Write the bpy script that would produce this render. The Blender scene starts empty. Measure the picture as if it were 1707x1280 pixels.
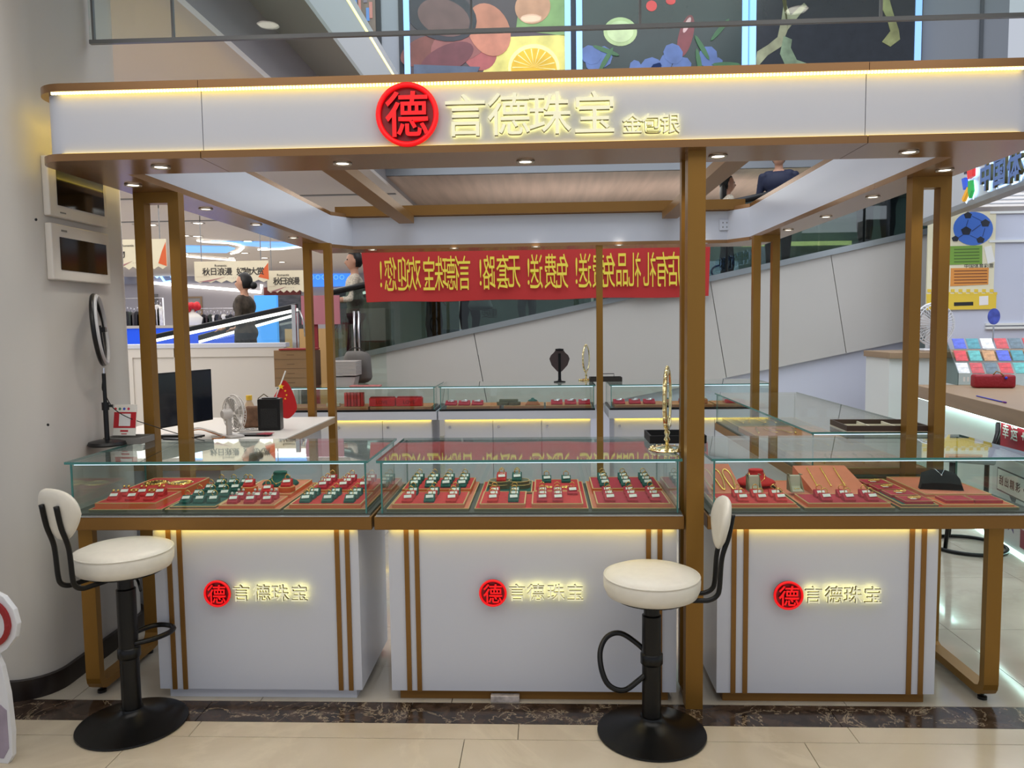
import bpy, bmesh, math, random
from mathutils import Vector, Matrix
random.seed(7)
S = bpy.context.scene; COL = S.collection; PI = math.pi
# ------------------------------------------------------------------ camera
F, PITCH, YAW, ROLL, EYE = 1300.0, .07636, .04332, .01284, Vector((0, 0, 1.55))
fw = Vector((-math.sin(YAW)*math.cos(PITCH), math.cos(YAW)*math.cos(PITCH), -math.sin(PITCH)))
r0 = Vector((math.cos(YAW), math.sin(YAW), 0)); u0 = r0.cross(fw)
RT = r0*math.cos(ROLL)-u0*math.sin(ROLL); UP = r0*math.sin(ROLL)+u0*math.cos(ROLL)
cam = bpy.data.objects.new('camera', bpy.data.cameras.new('camera')); COL.objects.link(cam)
cam.matrix_world = Matrix(((RT.x, UP.x, -fw.x, EYE.x), (RT.y, UP.y, -fw.y, EYE.y), (RT.z, UP.z, -fw.z, EYE.z), (0, 0, 0, 1)))
cam.data.sensor_width = 36; cam.data.lens = F/1707*36; cam.data.clip_end = 200; cam.data.clip_start = .05
S.camera = cam
def at(px, py, X=None, Y=None, Z=None):      # point of the place seen at a photograph pixel, given one real coordinate
    d = fw+RT*((px-853.5)/F)-UP*((py-640)/F)
    t = X/d.x if X is not None else (Y/d.y if Y is not None else (Z-1.55)/d.z)
    return EYE+d*t
# ------------------------------------------------------------------ world, light, exposure
S.view_settings.view_transform = 'Standard'; S.view_settings.look = 'None'
S.view_settings.exposure = -0.1; S.view_settings.gamma = 1; S.view_settings.use_curve_mapping = False
W = bpy.data.worlds.new('mall_air'); S.world = W; W.use_nodes = True
W.node_tree.nodes['Background'].inputs[0].default_value = (.82, .88, 1, 1)
W.node_tree.nodes['Background'].inputs[1].default_value = .7
def area(loc, sx, sy, power, col=(1, 1, 1), rot=(0, 0, 0)):
    l = bpy.data.lights.new('ceiling_and_fill_area', 'AREA'); l.shape = 'RECTANGLE'; l.size = sx; l.size_y = sy; l.energy = power; l.color = col
    o = bpy.data.objects.new('ceiling_and_fill_area', l); o.location = loc; o.rotation_euler = rot; COL.objects.link(o); return o
area((0, 1.2, 3.24), 6, 2.6, 75, (1, .97, .92))        # lit ceiling of the aisle in front of the kiosk
area((.3, 6.3, 6.5), 6, 6, 330, (.93, .97, 1))         # atrium light over the kiosk
area((-7, 12, 3.2), 8, 6, 300, (1, 1, 1)); area((-9, 20, 3.2), 10, 8, 420)              # ceiling lights of the shops on the left
area((-5.2, 6.4, 3.25), 4, 4, 170, (1, .98, .96))  # extra fill added to lift the left ceiling and the service desk
area((2, 11.1, 3.37), 6, 1.8, 90, (.95, 1, .98))        # fill added to brighten the far wall behind the travelator
area((4.6, 6.2, 3.0), 2, 3, 55, (.85, .9, 1))          # lottery shop
area((1.5, 10.9, 2.3), 5, 1, 40, (1, .92, .84), (PI, 0, 0))   # unseen uplight added to brighten the far soffit
def spot(loc, power, ang=100, col=(1, .93, .8), r=.03):
    l = bpy.data.lights.new('downlight_lamp', 'SPOT'); l.energy = power; l.spot_size = math.radians(ang); l.spot_blend = .7; l.color = col; l.shadow_soft_size = r
    o = bpy.data.objects.new('downlight_lamp', l); o.location = loc; COL.objects.link(o)
cy = S.cycles
cy.transparent_max_bounces = 40; cy.max_bounces = 10; cy.glossy_bounces = 5; cy.transmission_bounces = 6; cy.diffuse_bounces = 4
cy.sample_clamp_indirect = 6; cy.use_denoising = True; cy.caustics_reflective = False
# ------------------------------------------------------------------ materials
def lin(c): return tuple((v/255/12.92 if v <= 10 else ((v/255+.055)/1.055)**2.4) for v in c)
MATS = {}
def mat(name, c, rough=.5, metal=0, em=None, es=0, noise=0, nscale=8, bump=0, spec=.5, stretch=None):
    if name in MATS: return MATS[name]
    m = bpy.data.materials.new(name); m.use_nodes = True; t = m.node_tree; b = t.nodes['Principled BSDF']; L = t.links
    b.inputs['Base Color'].default_value = (*lin(c), 1); b.inputs['Roughness'].default_value = rough; b.inputs['Metallic'].default_value = metal
    b.inputs['Specular IOR Level'].default_value = spec
    if em: b.inputs['Emission Color'].default_value = (*lin(em), 1); b.inputs['Emission Strength'].default_value = es
    tc = t.nodes.new('ShaderNodeTexCoord'); mp = t.nodes.new('ShaderNodeMapping'); n = t.nodes.new('ShaderNodeTexNoise')
    n.inputs['Scale'].default_value = nscale; n.inputs['Detail'].default_value = 5
    if stretch: mp.inputs['Scale'].default_value = stretch
    L.new(tc.outputs['Object'], mp.inputs[0]); L.new(mp.outputs[0], n.inputs['Vector'])
    if noise:
        r = t.nodes.new('ShaderNodeValToRGB'); a = lin(c)
        r.color_ramp.elements[0].position = .3; r.color_ramp.elements[1].position = .7
        r.color_ramp.elements[0].color = (*[v*(1-noise) for v in a], 1); r.color_ramp.elements[1].color = (*[min(1, v*(1+noise)) for v in a], 1)
        L.new(n.outputs[0], r.inputs[0]); L.new(r.outputs[0], b.inputs['Base Color'])
    if bump:
        bp = t.nodes.new('ShaderNodeBump'); bp.inputs['Strength'].default_value = bump; bp.inputs['Distance'].default_value = .01
        L.new(n.outputs[0], bp.inputs['Height']); L.new(bp.outputs[0], b.inputs['Normal'])
    MATS[name] = m; return m
def glassmat(name, tint, refl=1.0):
    m = bpy.data.materials.new(name); m.use_nodes = True; t = m.node_tree; L = t.links; t.nodes.clear()
    o = t.nodes.new('ShaderNodeOutputMaterial'); mx = t.nodes.new('ShaderNodeMixShader'); tr = t.nodes.new('ShaderNodeBsdfTransparent'); gl = t.nodes.new('ShaderNodeBsdfGlossy')
    tr.inputs[0].default_value = (*lin(tint), 1); gl.inputs['Roughness'].default_value = .01; gl.inputs[0].default_value = (refl, refl, refl, 1)
    g = t.nodes.new('ShaderNodeNewGeometry'); mr = t.nodes.new('ShaderNodeMapRange'); fr = t.nodes.new('ShaderNodeFresnel')
    mr.inputs['To Min'].default_value = 1.5; mr.inputs['To Max'].default_value = 1/1.5     # pane seen from within: same thin-sheet reflectance
    L.new(g.outputs['Backfacing'], mr.inputs['Value']); L.new(mr.outputs[0], fr.inputs[0]); L.new(fr.outputs[0], mx.inputs[0])
    L.new(tr.outputs[0], mx.inputs[1]); L.new(gl.outputs[0], mx.inputs[2]); L.new(mx.outputs[0], o.inputs[0]); MATS[name] = m; return m
GL = glassmat('clear_glass', (247, 252, 250)); GT = glassmat('tinted_glass', (170, 185, 182))
EDGE = mat('glass_edge', (70, 125, 120), .15, em=(60, 120, 112), es=.08)
WHITE = mat('white_lacquer', (206, 209, 219), .32, noise=.012, nscale=2)
WHT2 = mat('white_board', (214, 208, 200), .5); WALLW = mat('column_paint', (200, 196, 190), .35, noise=.02, nscale=1.5)
GOLD = mat('brushed_bronze', (146, 106, 42), .38, .5, noise=.06, nscale=5, stretch=(1, 1, .1))
GOLDD = mat('bronze_rail', (138, 98, 44), .42, .4, noise=.05, nscale=3)
SOF = mat('bronze_soffit', (150, 112, 74), .25, .55, noise=.08, nscale=3, stretch=(.2, 3, 1))
BLACK = mat('black_metal', (9, 9, 10), .3, spec=.35); BLKP = mat('black_plastic', (12, 12, 14), .35, spec=.4); BLKV = mat('black_velvet', (16, 17, 20), .9)
SCREEN = mat('dark_screen', (22, 26, 36), .15); LEATHER = mat('cream_leatherette', (232, 226, 212), .42, noise=.03, nscale=30, bump=.08)
RED = mat('red_velvet', (205, 44, 44), .85, noise=.12, nscale=60); RED2 = mat('crimson_velvet', (182, 36, 56), .85, noise=.1, nscale=60)
GREEN = mat('green_velvet', (28, 90, 80), .85, noise=.15, nscale=60); TRIM = mat('pale_gold_trim', (226, 190, 120), .35, .3)
ORNG = mat('orange_velvet', (226, 108, 56), .7); BRN = mat('salmon_board', (214, 122, 88), .7, noise=.05, nscale=20); OLIVE = mat('olive_edge', (98, 96, 72), .6)
YG = mat('polished_gold', (252, 212, 120), .2, 1); SILV = mat('silver', (220, 220, 225), .2, 1); PEARL = mat('pearl', (225, 222, 210), .25)
TAG = mat('paper_tag', (236, 234, 226), .7); CREAM = mat('cream_suede', (206, 202, 180), .8)
LED = mat('warm_led', (255, 225, 110), .5, em=(255, 215, 90), es=2.2); LEDB = mat('led_beads', (255, 236, 190), .5, em=(255, 232, 160), es=3.0)
LEDF = mat('warm_led_soft', (255, 225, 110), .5, em=(255, 218, 85), es=8)
LEDC = mat('cool_led', (230, 255, 250), .5, em=(205, 255, 246), es=8); LEDW = mat('white_led', (255, 255, 255), .5, em=(255, 252, 240), es=3.0)
LAMP = mat('downlight_glow', (255, 250, 240), .5, em=(255, 246, 228), es=6); RIM = mat('downlight_rim', (190, 180, 165), .3, .3)
SREDL = mat('sign_red', (225, 10, 20), .4, em=(255, 10, 20), es=.6); SREDD = mat('sign_red_disc', (150, 26, 36), .4); SREDK = mat('sign_red_side', (120, 8, 14), .4)
SCR = mat('sign_cream', (235, 232, 205), .35, em=(255, 250, 205), es=.36); SHALO = mat('sign_halo', (255, 250, 190), .5, em=(255, 244, 160), es=3.4)
SSIDE = mat('sign_side', (96, 88, 50), .35, .4)
OAK = mat('oak_laminate', (158, 132, 104), .5, noise=.08, nscale=4, stretch=(.3, .3, 5)); CARD = mat('cardboard', (150, 120, 86), .8, noise=.03, nscale=6)
BLUEV = mat('blue_screen', (60, 130, 240), .5, em=(70, 140, 250), es=1.0); SKIN = mat('skin', (196, 148, 122), .6); HAIR = mat('black_hair', (16, 14, 14), .5)
# marble floor materials
def stone(name, c1, c2, rough, scale, veins=None):
    m = bpy.data.materials.new(name); m.use_nodes = True; t = m.node_tree; L = t.links; b = t.nodes['Principled BSDF']
    tc = t.nodes.new('ShaderNodeNewGeometry'); n = t.nodes.new('ShaderNodeTexNoise'); n.inputs['Scale'].default_value = scale; n.inputs['Detail'].default_value = 8; n.inputs['Distortion'].default_value = 1.2
    r = t.nodes.new('ShaderNodeValToRGB'); r.color_ramp.elements[0].position = .32; r.color_ramp.elements[1].position = .68
    r.color_ramp.elements[0].color = (*lin(c1), 1); r.color_ramp.elements[1].color = (*lin(c2), 1)
    L.new(tc.outputs['Position'], n.inputs['Vector']); L.new(n.outputs[0], r.inputs[0]); out = r.outputs[0]
    if veins:
        n2 = t.nodes.new('ShaderNodeTexNoise'); n2.inputs['Scale'].default_value = veins[1]; n2.inputs['Detail'].default_value = 12; n2.inputs['Roughness'].default_value = .62; n2.inputs['Distortion'].default_value = .6
        a = t.nodes.new('ShaderNodeMath'); a.operation = 'SUBTRACT'; a.inputs[1].default_value = .5; ab = t.nodes.new('ShaderNodeMath'); ab.operation = 'ABSOLUTE'
        cr = t.nodes.new('ShaderNodeMapRange'); cr.inputs['From Max'].default_value = veins[2]; cr.inputs['To Min'].default_value = veins[3]; cr.inputs['To Max'].default_value = 0
        mx = t.nodes.new('ShaderNodeMix'); mx.data_type = 'RGBA'; mx.inputs[7].default_value = (*lin(veins[0]), 1)
        L.new(tc.outputs['Position'], n2.inputs['Vector']); L.new(n2.outputs[0], a.inputs[0]); L.new(a.outputs[0], ab.inputs[0]); L.new(ab.outputs[0], cr.inputs[0])
        L.new(cr.outputs[0], mx.inputs[0]); L.new(out, mx.inputs[6]); out = mx.outputs[2]
    L.new(out, b.inputs['Base Color']); b.inputs['Roughness'].default_value = rough; return m
TILE = stone('beige_marble', (196, 182, 158), (216, 204, 182), .16, 1.6, ((226, 214, 190), 1.1, .03, .35))
TILE2 = stone('grey_beige_marble', (178, 170, 155), (200, 192, 178), .07, 1.3, ((165, 155, 140), 1.0, .03, .3))
DARKM = stone('dark_emperador', (38, 30, 26), (84, 68, 58), .14, 14, ((186, 168, 142), 5, .011, .75))
GROUT = mat('grout', (96, 88, 76), .8)
# ------------------------------------------------------------------ mesh helpers
def link(name, me, parent=None, loc=(0, 0, 0), rot=(0, 0, 0), **kw):
    o = bpy.data.objects.new(name, me); COL.objects.link(o); o.location = loc; o.rotation_euler = rot
    if parent: o.parent = parent
    for k, v in kw.items(): o[k] = v
    return o
class M:
    def __init__(s): s.b = bmesh.new()
    def box(s, x0, x1, y0, y1, z0, z1, bev=0):
        vs = [s.b.verts.new((x, y, z)) for x in (x0, x1) for y in (y0, y1) for z in (z0, z1)]
        fs = [s.b.faces.new([vs[i] for i in f]) for f in ((0, 1, 3, 2), (4, 6, 7, 5), (0, 4, 5, 1), (2, 3, 7, 6), (0, 2, 6, 4), (1, 5, 7, 3))]
        if bev: bmesh.ops.bevel(s.b, geom=list({e for f in fs for e in f.edges}), offset=bev, segments=3, profile=.5, affect='EDGES')
        return s
    def extr(s, poly, a, z0, z1, bev=0):       # polygon extruded along axis a ('z': xy poly, 'y': xz poly, 'x': yz poly)
        f = {'z': lambda p, h: (p[0], p[1], h), 'y': lambda p, h: (p[0], h, p[1]), 'x': lambda p, h: (h, p[0], p[1])}[a]
        A = [s.b.verts.new(f(p, z0)) for p in poly]; B = [s.b.verts.new(f(p, z1)) for p in poly]; n = len(poly)
        fs = [s.b.faces.new(A), s.b.faces.new(B[::-1])]+[s.b.faces.new((A[i], B[i], B[(i+1) % n], A[(i+1) % n])) for i in range(n)]
        if bev: bmesh.ops.bevel(s.b, geom=list({e for f in fs for e in f.edges}), offset=bev, segments=2, profile=.5, affect='EDGES')
        return s
    def lathe(s, prof, n=32, c=(0, 0, 0), sy=1):     # profile [(r,z)]
        R = []
        for r, z in prof:
            R.append([s.b.verts.new((c[0]+r*math.cos(2*PI*i/n), c[1]+r*sy*math.sin(2*PI*i/n), c[2]+z)) for i in range(n)] if r > 1e-6 else [s.b.verts.new((c[0], c[1], c[2]+z))])
        for A, B in zip(R, R[1:]):
            for i in range(n):
                j = (i+1) % n
                if len(A) == 1 and len(B) == 1: continue
                if len(A) == 1: s.b.faces.new((A[0], B[j], B[i]))
                elif len(B) == 1: s.b.faces.new((A[i], A[j], B[0]))
                else: s.b.faces.new((A[i], A[j], B[j], B[i]))
        return s
    def tube(s, pts, r, n=8, closed=False, rx=None):
        pts = [Vector(p) for p in pts]; N = len(pts); R = []; ref = None
        for i, p in enumerate(pts):
            a = pts[(i-1) % N] if (closed or i > 0) else p; c = pts[(i+1) % N] if (closed or i < N-1) else p
            d = (c-a).normalized()
            if ref is None: ref = d.orthogonal().normalized()
            ref = (ref-d*ref.dot(d)).normalized(); q = d.cross(ref); rr = r[i] if isinstance(r, (list, tuple)) else r
            R.append([s.b.verts.new(p+ref*rr*math.cos(2*PI*k/n)+q*(rx or rr)*math.sin(2*PI*k/n)) for k in range(n)])
        for i in range(N if closed else N-1):
            A, B = R[i], R[(i+1) % N]
            for k in range(n): s.b.faces.new((A[k], A[(k+1) % n], B[(k+1) % n], B[k]))
        if not closed: s.b.faces.new(R[0][::-1]); s.b.faces.new(R[-1])
        return s
    def smooth(s, pts, r, n=8, m=5):       # tube through Catmull-Rom points
        P = [Vector(p) for p in pts]; P = [P[0]]+P+[P[-1]]; O = []
        for i in range(1, len(P)-2):
            a, b, c, d = P[i-1:i+3]
            for k in range(m):
                t = k/m; O.append(.5*((2*b)+(c-a)*t+(2*a-5*b+4*c-d)*t*t+(3*b-a-3*c+d)*t**3))
        return s.tube(O+[P[-2]], r, n)
    def ring(s, c, R, r, ax='y', n=24, m=6, sq=1):
        P = []
        for i in range(n):
            a = 2*PI*i/n; u, v = R*math.cos(a), R*sq*math.sin(a)
            P.append({'y': (c[0]+u, c[1], c[2]+v), 'z': (c[0]+u, c[1]+v, c[2]), 'x': (c[0], c[1]+u, c[2]+v)}[ax])
        return s.tube(P, r, m, True)
    def ball(s, c, r, sx=1, sy=1, sz=1, n=12):
        k = n//2+1
        return s.lathe([(r*math.sin(PI*i/k), -r*sz*math.cos(PI*i/k)) for i in range(k+1)], n, c) if sx == sy == 1 else s._ell(c, r, sx, sy, sz, n)
    def _ell(s, c, r, sx, sy, sz, n):
        g = bmesh.ops.create_uvsphere(s.b, u_segments=n, v_segments=n//2+1, radius=r)['verts']
        for v in g: v.co = Vector((v.co.x*sx+c[0], v.co.y*sy+c[1], v.co.z*sz+c[2]))
        return s
    def quad(s, *p): s.b.faces.new([s.b.verts.new(q) for q in p]); return s
    def mesh(s, m, smooth=None):
        bmesh.ops.recalc_face_normals(s.b, faces=s.b.faces); me = bpy.data.meshes.new('m'); s.b.to_mesh(me); s.b.free()
        for x in (m if isinstance(m, (list, tuple)) else [m]): me.materials.append(x)
        if smooth: me.shade_smooth() if smooth is True else me.set_sharp_from_angle(angle=math.radians(smooth))
        return me
    def build(s, name, m, parent=None, smooth=None, loc=(0, 0, 0), rot=(0, 0, 0), **kw):
        me = s.mesh(m, smooth); return link(name, me, parent, loc, rot, **kw)
def thing(name, label, cat, loc=(0, 0, 0), rz=0, group=None):
    o = bpy.data.objects.new(name, None); COL.objects.link(o); o.location = loc; o.rotation_euler = (0, 0, rz); o.empty_display_size = .05
    o['label'] = label; o['category'] = cat
    if group: o['group'] = group
    return o
def tag(o, label, cat, group=None):
    o['label'] = label; o['category'] = cat
    if group: o['group'] = group
    return o
def copy_tree(root, loc, label, group=None, rz=None):
    r = root.copy(); COL.objects.link(r); r.location = loc; r['label'] = label
    if rz is not None: r.rotation_euler = (0, 0, rz)
    if group: r['group'] = group
    for ch in root.children:
        c = ch.copy(); COL.objects.link(c); c.parent = r
        for g in ch.children: d = g.copy(); COL.objects.link(d); d.parent = c
    return r
DG = None
def glyph(text, size, depth, m, name, parent=None, loc=(0, 0, 0), rot=(PI/2, 0, 0), bold=.0, sx=1, align='CENTER', bevel=0, side=None, **kw):
    cu = bpy.data.curves.new('t', 'FONT'); cu.body = text; cu.size = size; cu.extrude = depth/2; cu.offset = bold; cu.align_x = align; cu.align_y = 'CENTER' if align != 'BL' else 'BOTTOM'
    cu.resolution_u = 3
    if bevel: cu.bevel_depth = bevel
    ob = bpy.data.objects.new('t', cu); COL.objects.link(ob); dg = bpy.context.evaluated_depsgraph_get(); dg.update()
    me = bpy.data.meshes.new_from_object(ob.evaluated_get(dg)); bpy.data.objects.remove(ob); bpy.data.curves.remove(cu)
    # centre on the glyph box
    if me.vertices:
        xs = [v.co.x for v in me.vertices]; ys = [v.co.y for v in me.vertices]
        cx, cz = (min(xs)+max(xs))/2, (min(ys)+max(ys))/2
        for v in me.vertices: v.co.x = (v.co.x-cx)*sx; v.co.y -= cz
    me.materials.clear(); me.materials.append(m)
    if side:
        me.materials.append(side)
        for p in me.polygons:
            p.material_index = 0 if abs(p.normal.z) > .5 else 1
    return link(name, me, parent, loc, rot, **kw)
def rrect(x0, x1, y0, y1, r, n=5, corners=(1, 1, 1, 1)):
    P = []
    for k, (cx, cy_, a0) in enumerate(((x1-r, y1-r, 0), (x0+r, y1-r, 90), (x0+r, y0+r, 180), (x1-r, y0+r, 270))):
        if corners[k]: P += [(cx+r*math.cos(math.radians(a0+90*i/n)), cy_+r*math.sin(math.radians(a0+90*i/n))) for i in range(n+1)]
        else: P.append(((x1, y1), (x0, y1), (x0, y0), (x1, y0))[k])
    return P
ORD = ['first', 'second', 'third', 'fourth', 'fifth', 'sixth', 'seventh', 'eighth', 'ninth', 'tenth', 'eleventh', 'twelfth']
# ================================================================== SETTING: floor
fl = M().box(-14, 9, -3, 30, -.06, -.012).build('floor', GROUT, kind='structure')
def tiles(x0, w, nx, y0, d, ny, m, z=0, g=.003):
    me = None
    for j in range(ny):
        for i in range(nx):
            if me is None: me = M().box(g/2, w-g/2, g/2, d-g/2, -.012, 0).mesh(m)
            link('tile', me, fl, (x0+i*w, y0+j*d, z))
tiles(-3.885, 1.256, 7, 2.806, .114, 1, TILE)
for k in range(6): tiles(-4.085+(k % 2)*.6-.0, 1.256, 7, 2.806-.628*(k+1), .628, 1, TILE)
tiles(-3.92, .84, 10, 2.92, .168, 1, DARKM)
tiles(-3.6, .8, 10, 3.088, .8, 7, TILE2)
tiles(-13.6, 1.6, 9, 8.688, 1.6, 9, TILE2)
tiles(-11.6, .8*2, 5, 3.088, 1.6, 3, TILE2)
# ceiling over the aisle in front
ce = M().box(-6, 7, -3, 3.62, 3.3, 3.36).build('ceiling', mat('ceiling_white', (205, 202, 196), .6), kind='structure')
# rounded column on the left = wall_left
wl = M().extr(rrect(-3.6, -2.115, 3.08, 3.99, .16, 8), 'z', .0, 3.3).build('wall_left', WALLW, smooth=40, kind='structure')
M().extr(rrect(-3.62, -2.095, 3.06, 4.01, .17, 8), 'z', 0, .085).build('baseboard_left', mat('dark_baseboard', (30, 22, 20), .3), smooth=40, kind='structure')
# smoke-curtain glass hung above the kiosk front
g = M().box(-2.1, 4.2, 3.645, 3.655, 2.885, 3.6).build('window_1', GL, kind='structure')
M().box(-2.1, 4.2, 3.64, 3.66, 2.872, 2.89).build('trim_1', mat('steel_trim', (130, 132, 134), .35, .6), kind='structure')
for i, x in enumerate((155, 288, 786, 1067, 1468)):
    p = at(x, 30, Y=3.65); M().box(p.x-.005, p.x+.005, 3.642, 3.658, 2.88, 3.6).build('glazing_bar', MATS['steel_trim'], MATS and g)
def downlight(name, p, r, label, group, up=.0, rim=RIM, lamp=LAMP, sp=0):
    t = thing(name, label, 'downlight', p, 0, group)
    M().lathe([(r*.72, -.004), (r, -.006), (r*1.04, 0), (r*.72, .0)], 28).build('rim', rim, t, True)
    M().lathe([(0, -.0015), (r*.70, -.0015), (r*.72, .0)], 24).build('lamp_face', lamp, t, True)
    if sp: spot((p[0], p[1], p[2]-.02), sp)
    return t
# downlights of the aisle ceiling: a row seen mirrored in the glass curtain
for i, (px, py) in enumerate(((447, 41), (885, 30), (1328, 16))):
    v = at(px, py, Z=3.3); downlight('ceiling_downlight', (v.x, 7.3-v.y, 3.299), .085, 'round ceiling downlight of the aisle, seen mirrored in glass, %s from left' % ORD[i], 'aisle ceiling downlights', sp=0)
# ------------------------------------------------------------------ upper floor edges, left
GRYA = mat('soffit_warm', (226, 216, 210), .6); GRYB = mat('soffit_grey', (150, 144, 146), .6); GRYC = mat('bulkhead_grey', (158, 160, 158), .6); GRYD = mat('bulkhead_light', (190, 194, 198), .5)
M().box(-14, -1.95, 3.66, 26, 3.3, 3.34).build('ceiling', GRYA, kind='structure')
M().box(-2.0, -1.95, 3.66, 16, 3.34, 3.72).build('trim_2', GRYB, kind='structure')
M().box(-1.95, -1.58, 3.66, 16, 3.72, 3.76).build('trim_3', GRYC, kind='structure')
M().box(-1.64, -1.58, 3.66, 16, 3.76, 4.3).build('wall_upper', GRYD, kind='structure')
M().box(-1.60, -1.575, 3.66, 16, 4.18, 4.21).build('led_line', mat('led_line_warm', (255, 240, 160), em=(255, 238, 150), es=2.2), kind='structure')
# far bulkhead carrying the screens (Y 9.7) and its soffit, reflected streaks put into the colour
M().box(-2.3, 5.5, 9.75, 12.4, 3.4, 3.46).build('ceiling', mat('pink_streak_soffit', (186, 160, 146), .4, noise=.13, nscale=3, stretch=(4, .25, 1)), kind='structure')
M().box(-2.3, 5.5, 9.74, 9.78, 3.4, 7.5).build('wall_back', mat('grey_panel_wall', (150, 154, 160), .5), kind='structure')
for i, px in enumerate((1637,)): p = at(px, 30, Y=9.73); M().box(p.x-.02, p.x+.02, 9.72, 9.75, 3.4, 7.5).build('trim_4', mat('joint_grey', (90, 94, 98), .5), kind='structure')
def panel(x0, x1, y0, y1, Y, d, m, name, parent=None, **kw):   # upright slab whose face spans the given photo corners at depth Y
    a, b = at(x0, y1, Y=Y), at(x1, y0, Y=Y); return M().box(a.x, b.x, Y, Y+d, a.z, b.z).build(name, m, parent, **kw)
# dark recesses and light columns between the screens
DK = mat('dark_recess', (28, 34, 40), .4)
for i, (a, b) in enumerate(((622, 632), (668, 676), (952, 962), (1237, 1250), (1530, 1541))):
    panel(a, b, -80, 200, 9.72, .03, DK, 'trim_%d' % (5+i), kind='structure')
p0 = at(560, 0, Y=9.7); panel(575, 623, -80, 200, 9.70, .03, mat('stained_panel', (110, 96, 86), .4, em=(150, 130, 120), es=.12, noise=.5, nscale=3, stretch=(3, 1, .6)), 'trim_10', kind='structure')
rs = random.Random(3)
tp = bpy.data.objects['trim_10']
for c in ((90, 130, 190), (190, 150, 90), (180, 120, 110), (120, 110, 120)):
    b = M(); mm = mat('stained_%d' % c[0], c, .4, em=c, es=.3)
    for k in range(5):
        a = at(rs.uniform(578, 617), rs.uniform(-20, 95), Y=9.69); b.box(a.x, a.x+rs.uniform(.02, .05), 9.69, 9.70, a.z, a.z+rs.uniform(.12, .35))
    b.build('coloured_pane', mm, tp)
def screen(x0, x1, label, bg):
    a, b = at(x0, 130, Y=9.66), at(x1, 130, Y=9.66); z0, z1 = 3.75, 6.4
    t = thing('led_screen', label, 'screen', ((a.x+b.x)/2, 9.66, z0), 0, 'lit screens above the kiosk'); w = (b.x-a.x)/2
    M().box(-w, w, .0, .05, 0, z1-z0).build('screen_face', bg, t)
    lb = mat('screen_edge_light', (150, 195, 250), em=(140, 190, 250), es=.9)
    for s in (-1, 1): M().box(s*w-.035, s*w+.035, -.02, .05, 0, z1-z0).build('edge_light', lb, t)
    return t, w
def flatshape(t, pts, m, name, k=1):       # flat print on a screen; pts in photo pixels at the screen plane
    P = [at(x, y, Y=9.66) for x, y in pts]; o = t.location
    M().extr([(p.x-o.x, p.z-o.z) for p in P], 'y', -.002*k-.001, 0).build(name, m, t)
def ell(cx, cy_, rx, ry, n=26, a0=0, a1=360, rot=0):
    R = []; c, s = math.cos(math.radians(rot)), math.sin(math.radians(rot))
    for i in range(n+(a1 != 360)):
        a = math.radians(a0+(a1-a0)*i/n); u, v = rx*math.cos(a), ry*math.sin(a); R.append((cx+u*c-v*s, cy_+u*s+v*c))
    return R
def em(name, c, es=.34, noise=.25): return mat('print_'+name, c, .4, em=c, es=es, noise=noise, nscale=5)
t1, w1 = screen(680, 947, 'leftmost lit screen showing peach slices and an orange half', mat('scr_bg1', (60, 50, 56), .25, em=(70, 58, 64), es=.4, noise=.4, nscale=1.2))
flatshape(t1, [(870, -30), (943, -30), (943, 60), (860, 50)], em('leafgreen', (120, 150, 95)), 'leaf_blur')
flatshape(t1, [(835, 62), (944, 58), (944, 130), (800, 130)], em('board', (205, 196, 110)), 'cutting_board', 1)
for k, (c, e) in enumerate((((120, 70, 62), (705, 85, 40, 22)), ((150, 92, 88), (770, 70, 55, 32)), ((112, 60, 66), (745, 98, 48, 22)), ((200, 130, 105), (815, 50, 34, 46)), ((176, 92, 92), (800, 88, 28, 30)), ((205, 150, 120), (888, 12, 30, 28)), ((170, 120, 95), (720, 30, 22, 26)))):
    flatshape(t1, ell(*e, rot=-25), em('peach%d' % k, tuple(int(v*.88) for v in c)), 'peach_slice', 2+k % 4)
flatshape(t1, ell(735, 25, 62, 42, rot=20), em('bowl', (40, 42, 50)), 'bowl', 6)
flatshape(t1, ell(740, 30, 45, 30, rot=20), em('bowlfruit', (96, 72, 70)), 'peach_half', 7)
flatshape(t1, [(690, 108), (800, 112), (790, 135), (690, 135)], em('cloth', (72, 84, 104)), 'cloth_fold', 6)
flatshape(t1, ell(890, 114, 43, 40), em('rind', (236, 226, 150)), 'orange_rind', 8); flatshape(t1, ell(890, 116, 38, 35), em('pulp', (214, 172, 40)), 'orange_slice', 9)
for i in range(10):
    a = math.radians(180+20*i+3); flatshape(t1, [(890, 113), (890+36*math.cos(a-.03), 115+33*math.sin(a-.03)), (890+36*math.cos(a+.03), 115+33*math.sin(a+.03))], em('pith', (240, 222, 150)), 'pith_line', 10)
t2, w2 = screen(966, 1241, 'middle lit screen showing a lime and chillies splashing underwater', mat('scr_bg2', (30, 42, 42), .25, em=(34, 48, 46), es=.6, noise=.5, nscale=1))
flatshape(t2, ell(1034, 53, 28, 24), em('lime', (160, 180, 130)), 'lime_half', 2); flatshape(t2, ell(1034, 53, 22, 18), em('limein', (178, 196, 150)), 'lime_pulp', 3)
flatshape(t2, ell(1143, 60, 12, 36, rot=14), em('chilli', (110, 56, 60)), 'chilli', 2); flatshape(t2, ell(1145, 42, 4, 14, rot=24), em('chillihi', (190, 160, 160)), 'chilli_highlight', 3)
flatshape(t2, ell(1086, 10, 9, 9), em('berry', (190, 60, 60)), 'berry', 2); flatshape(t2, ell(1118, 2, 8, 6), em('berry', (190, 60, 60)), 'berry', 2)
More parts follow.
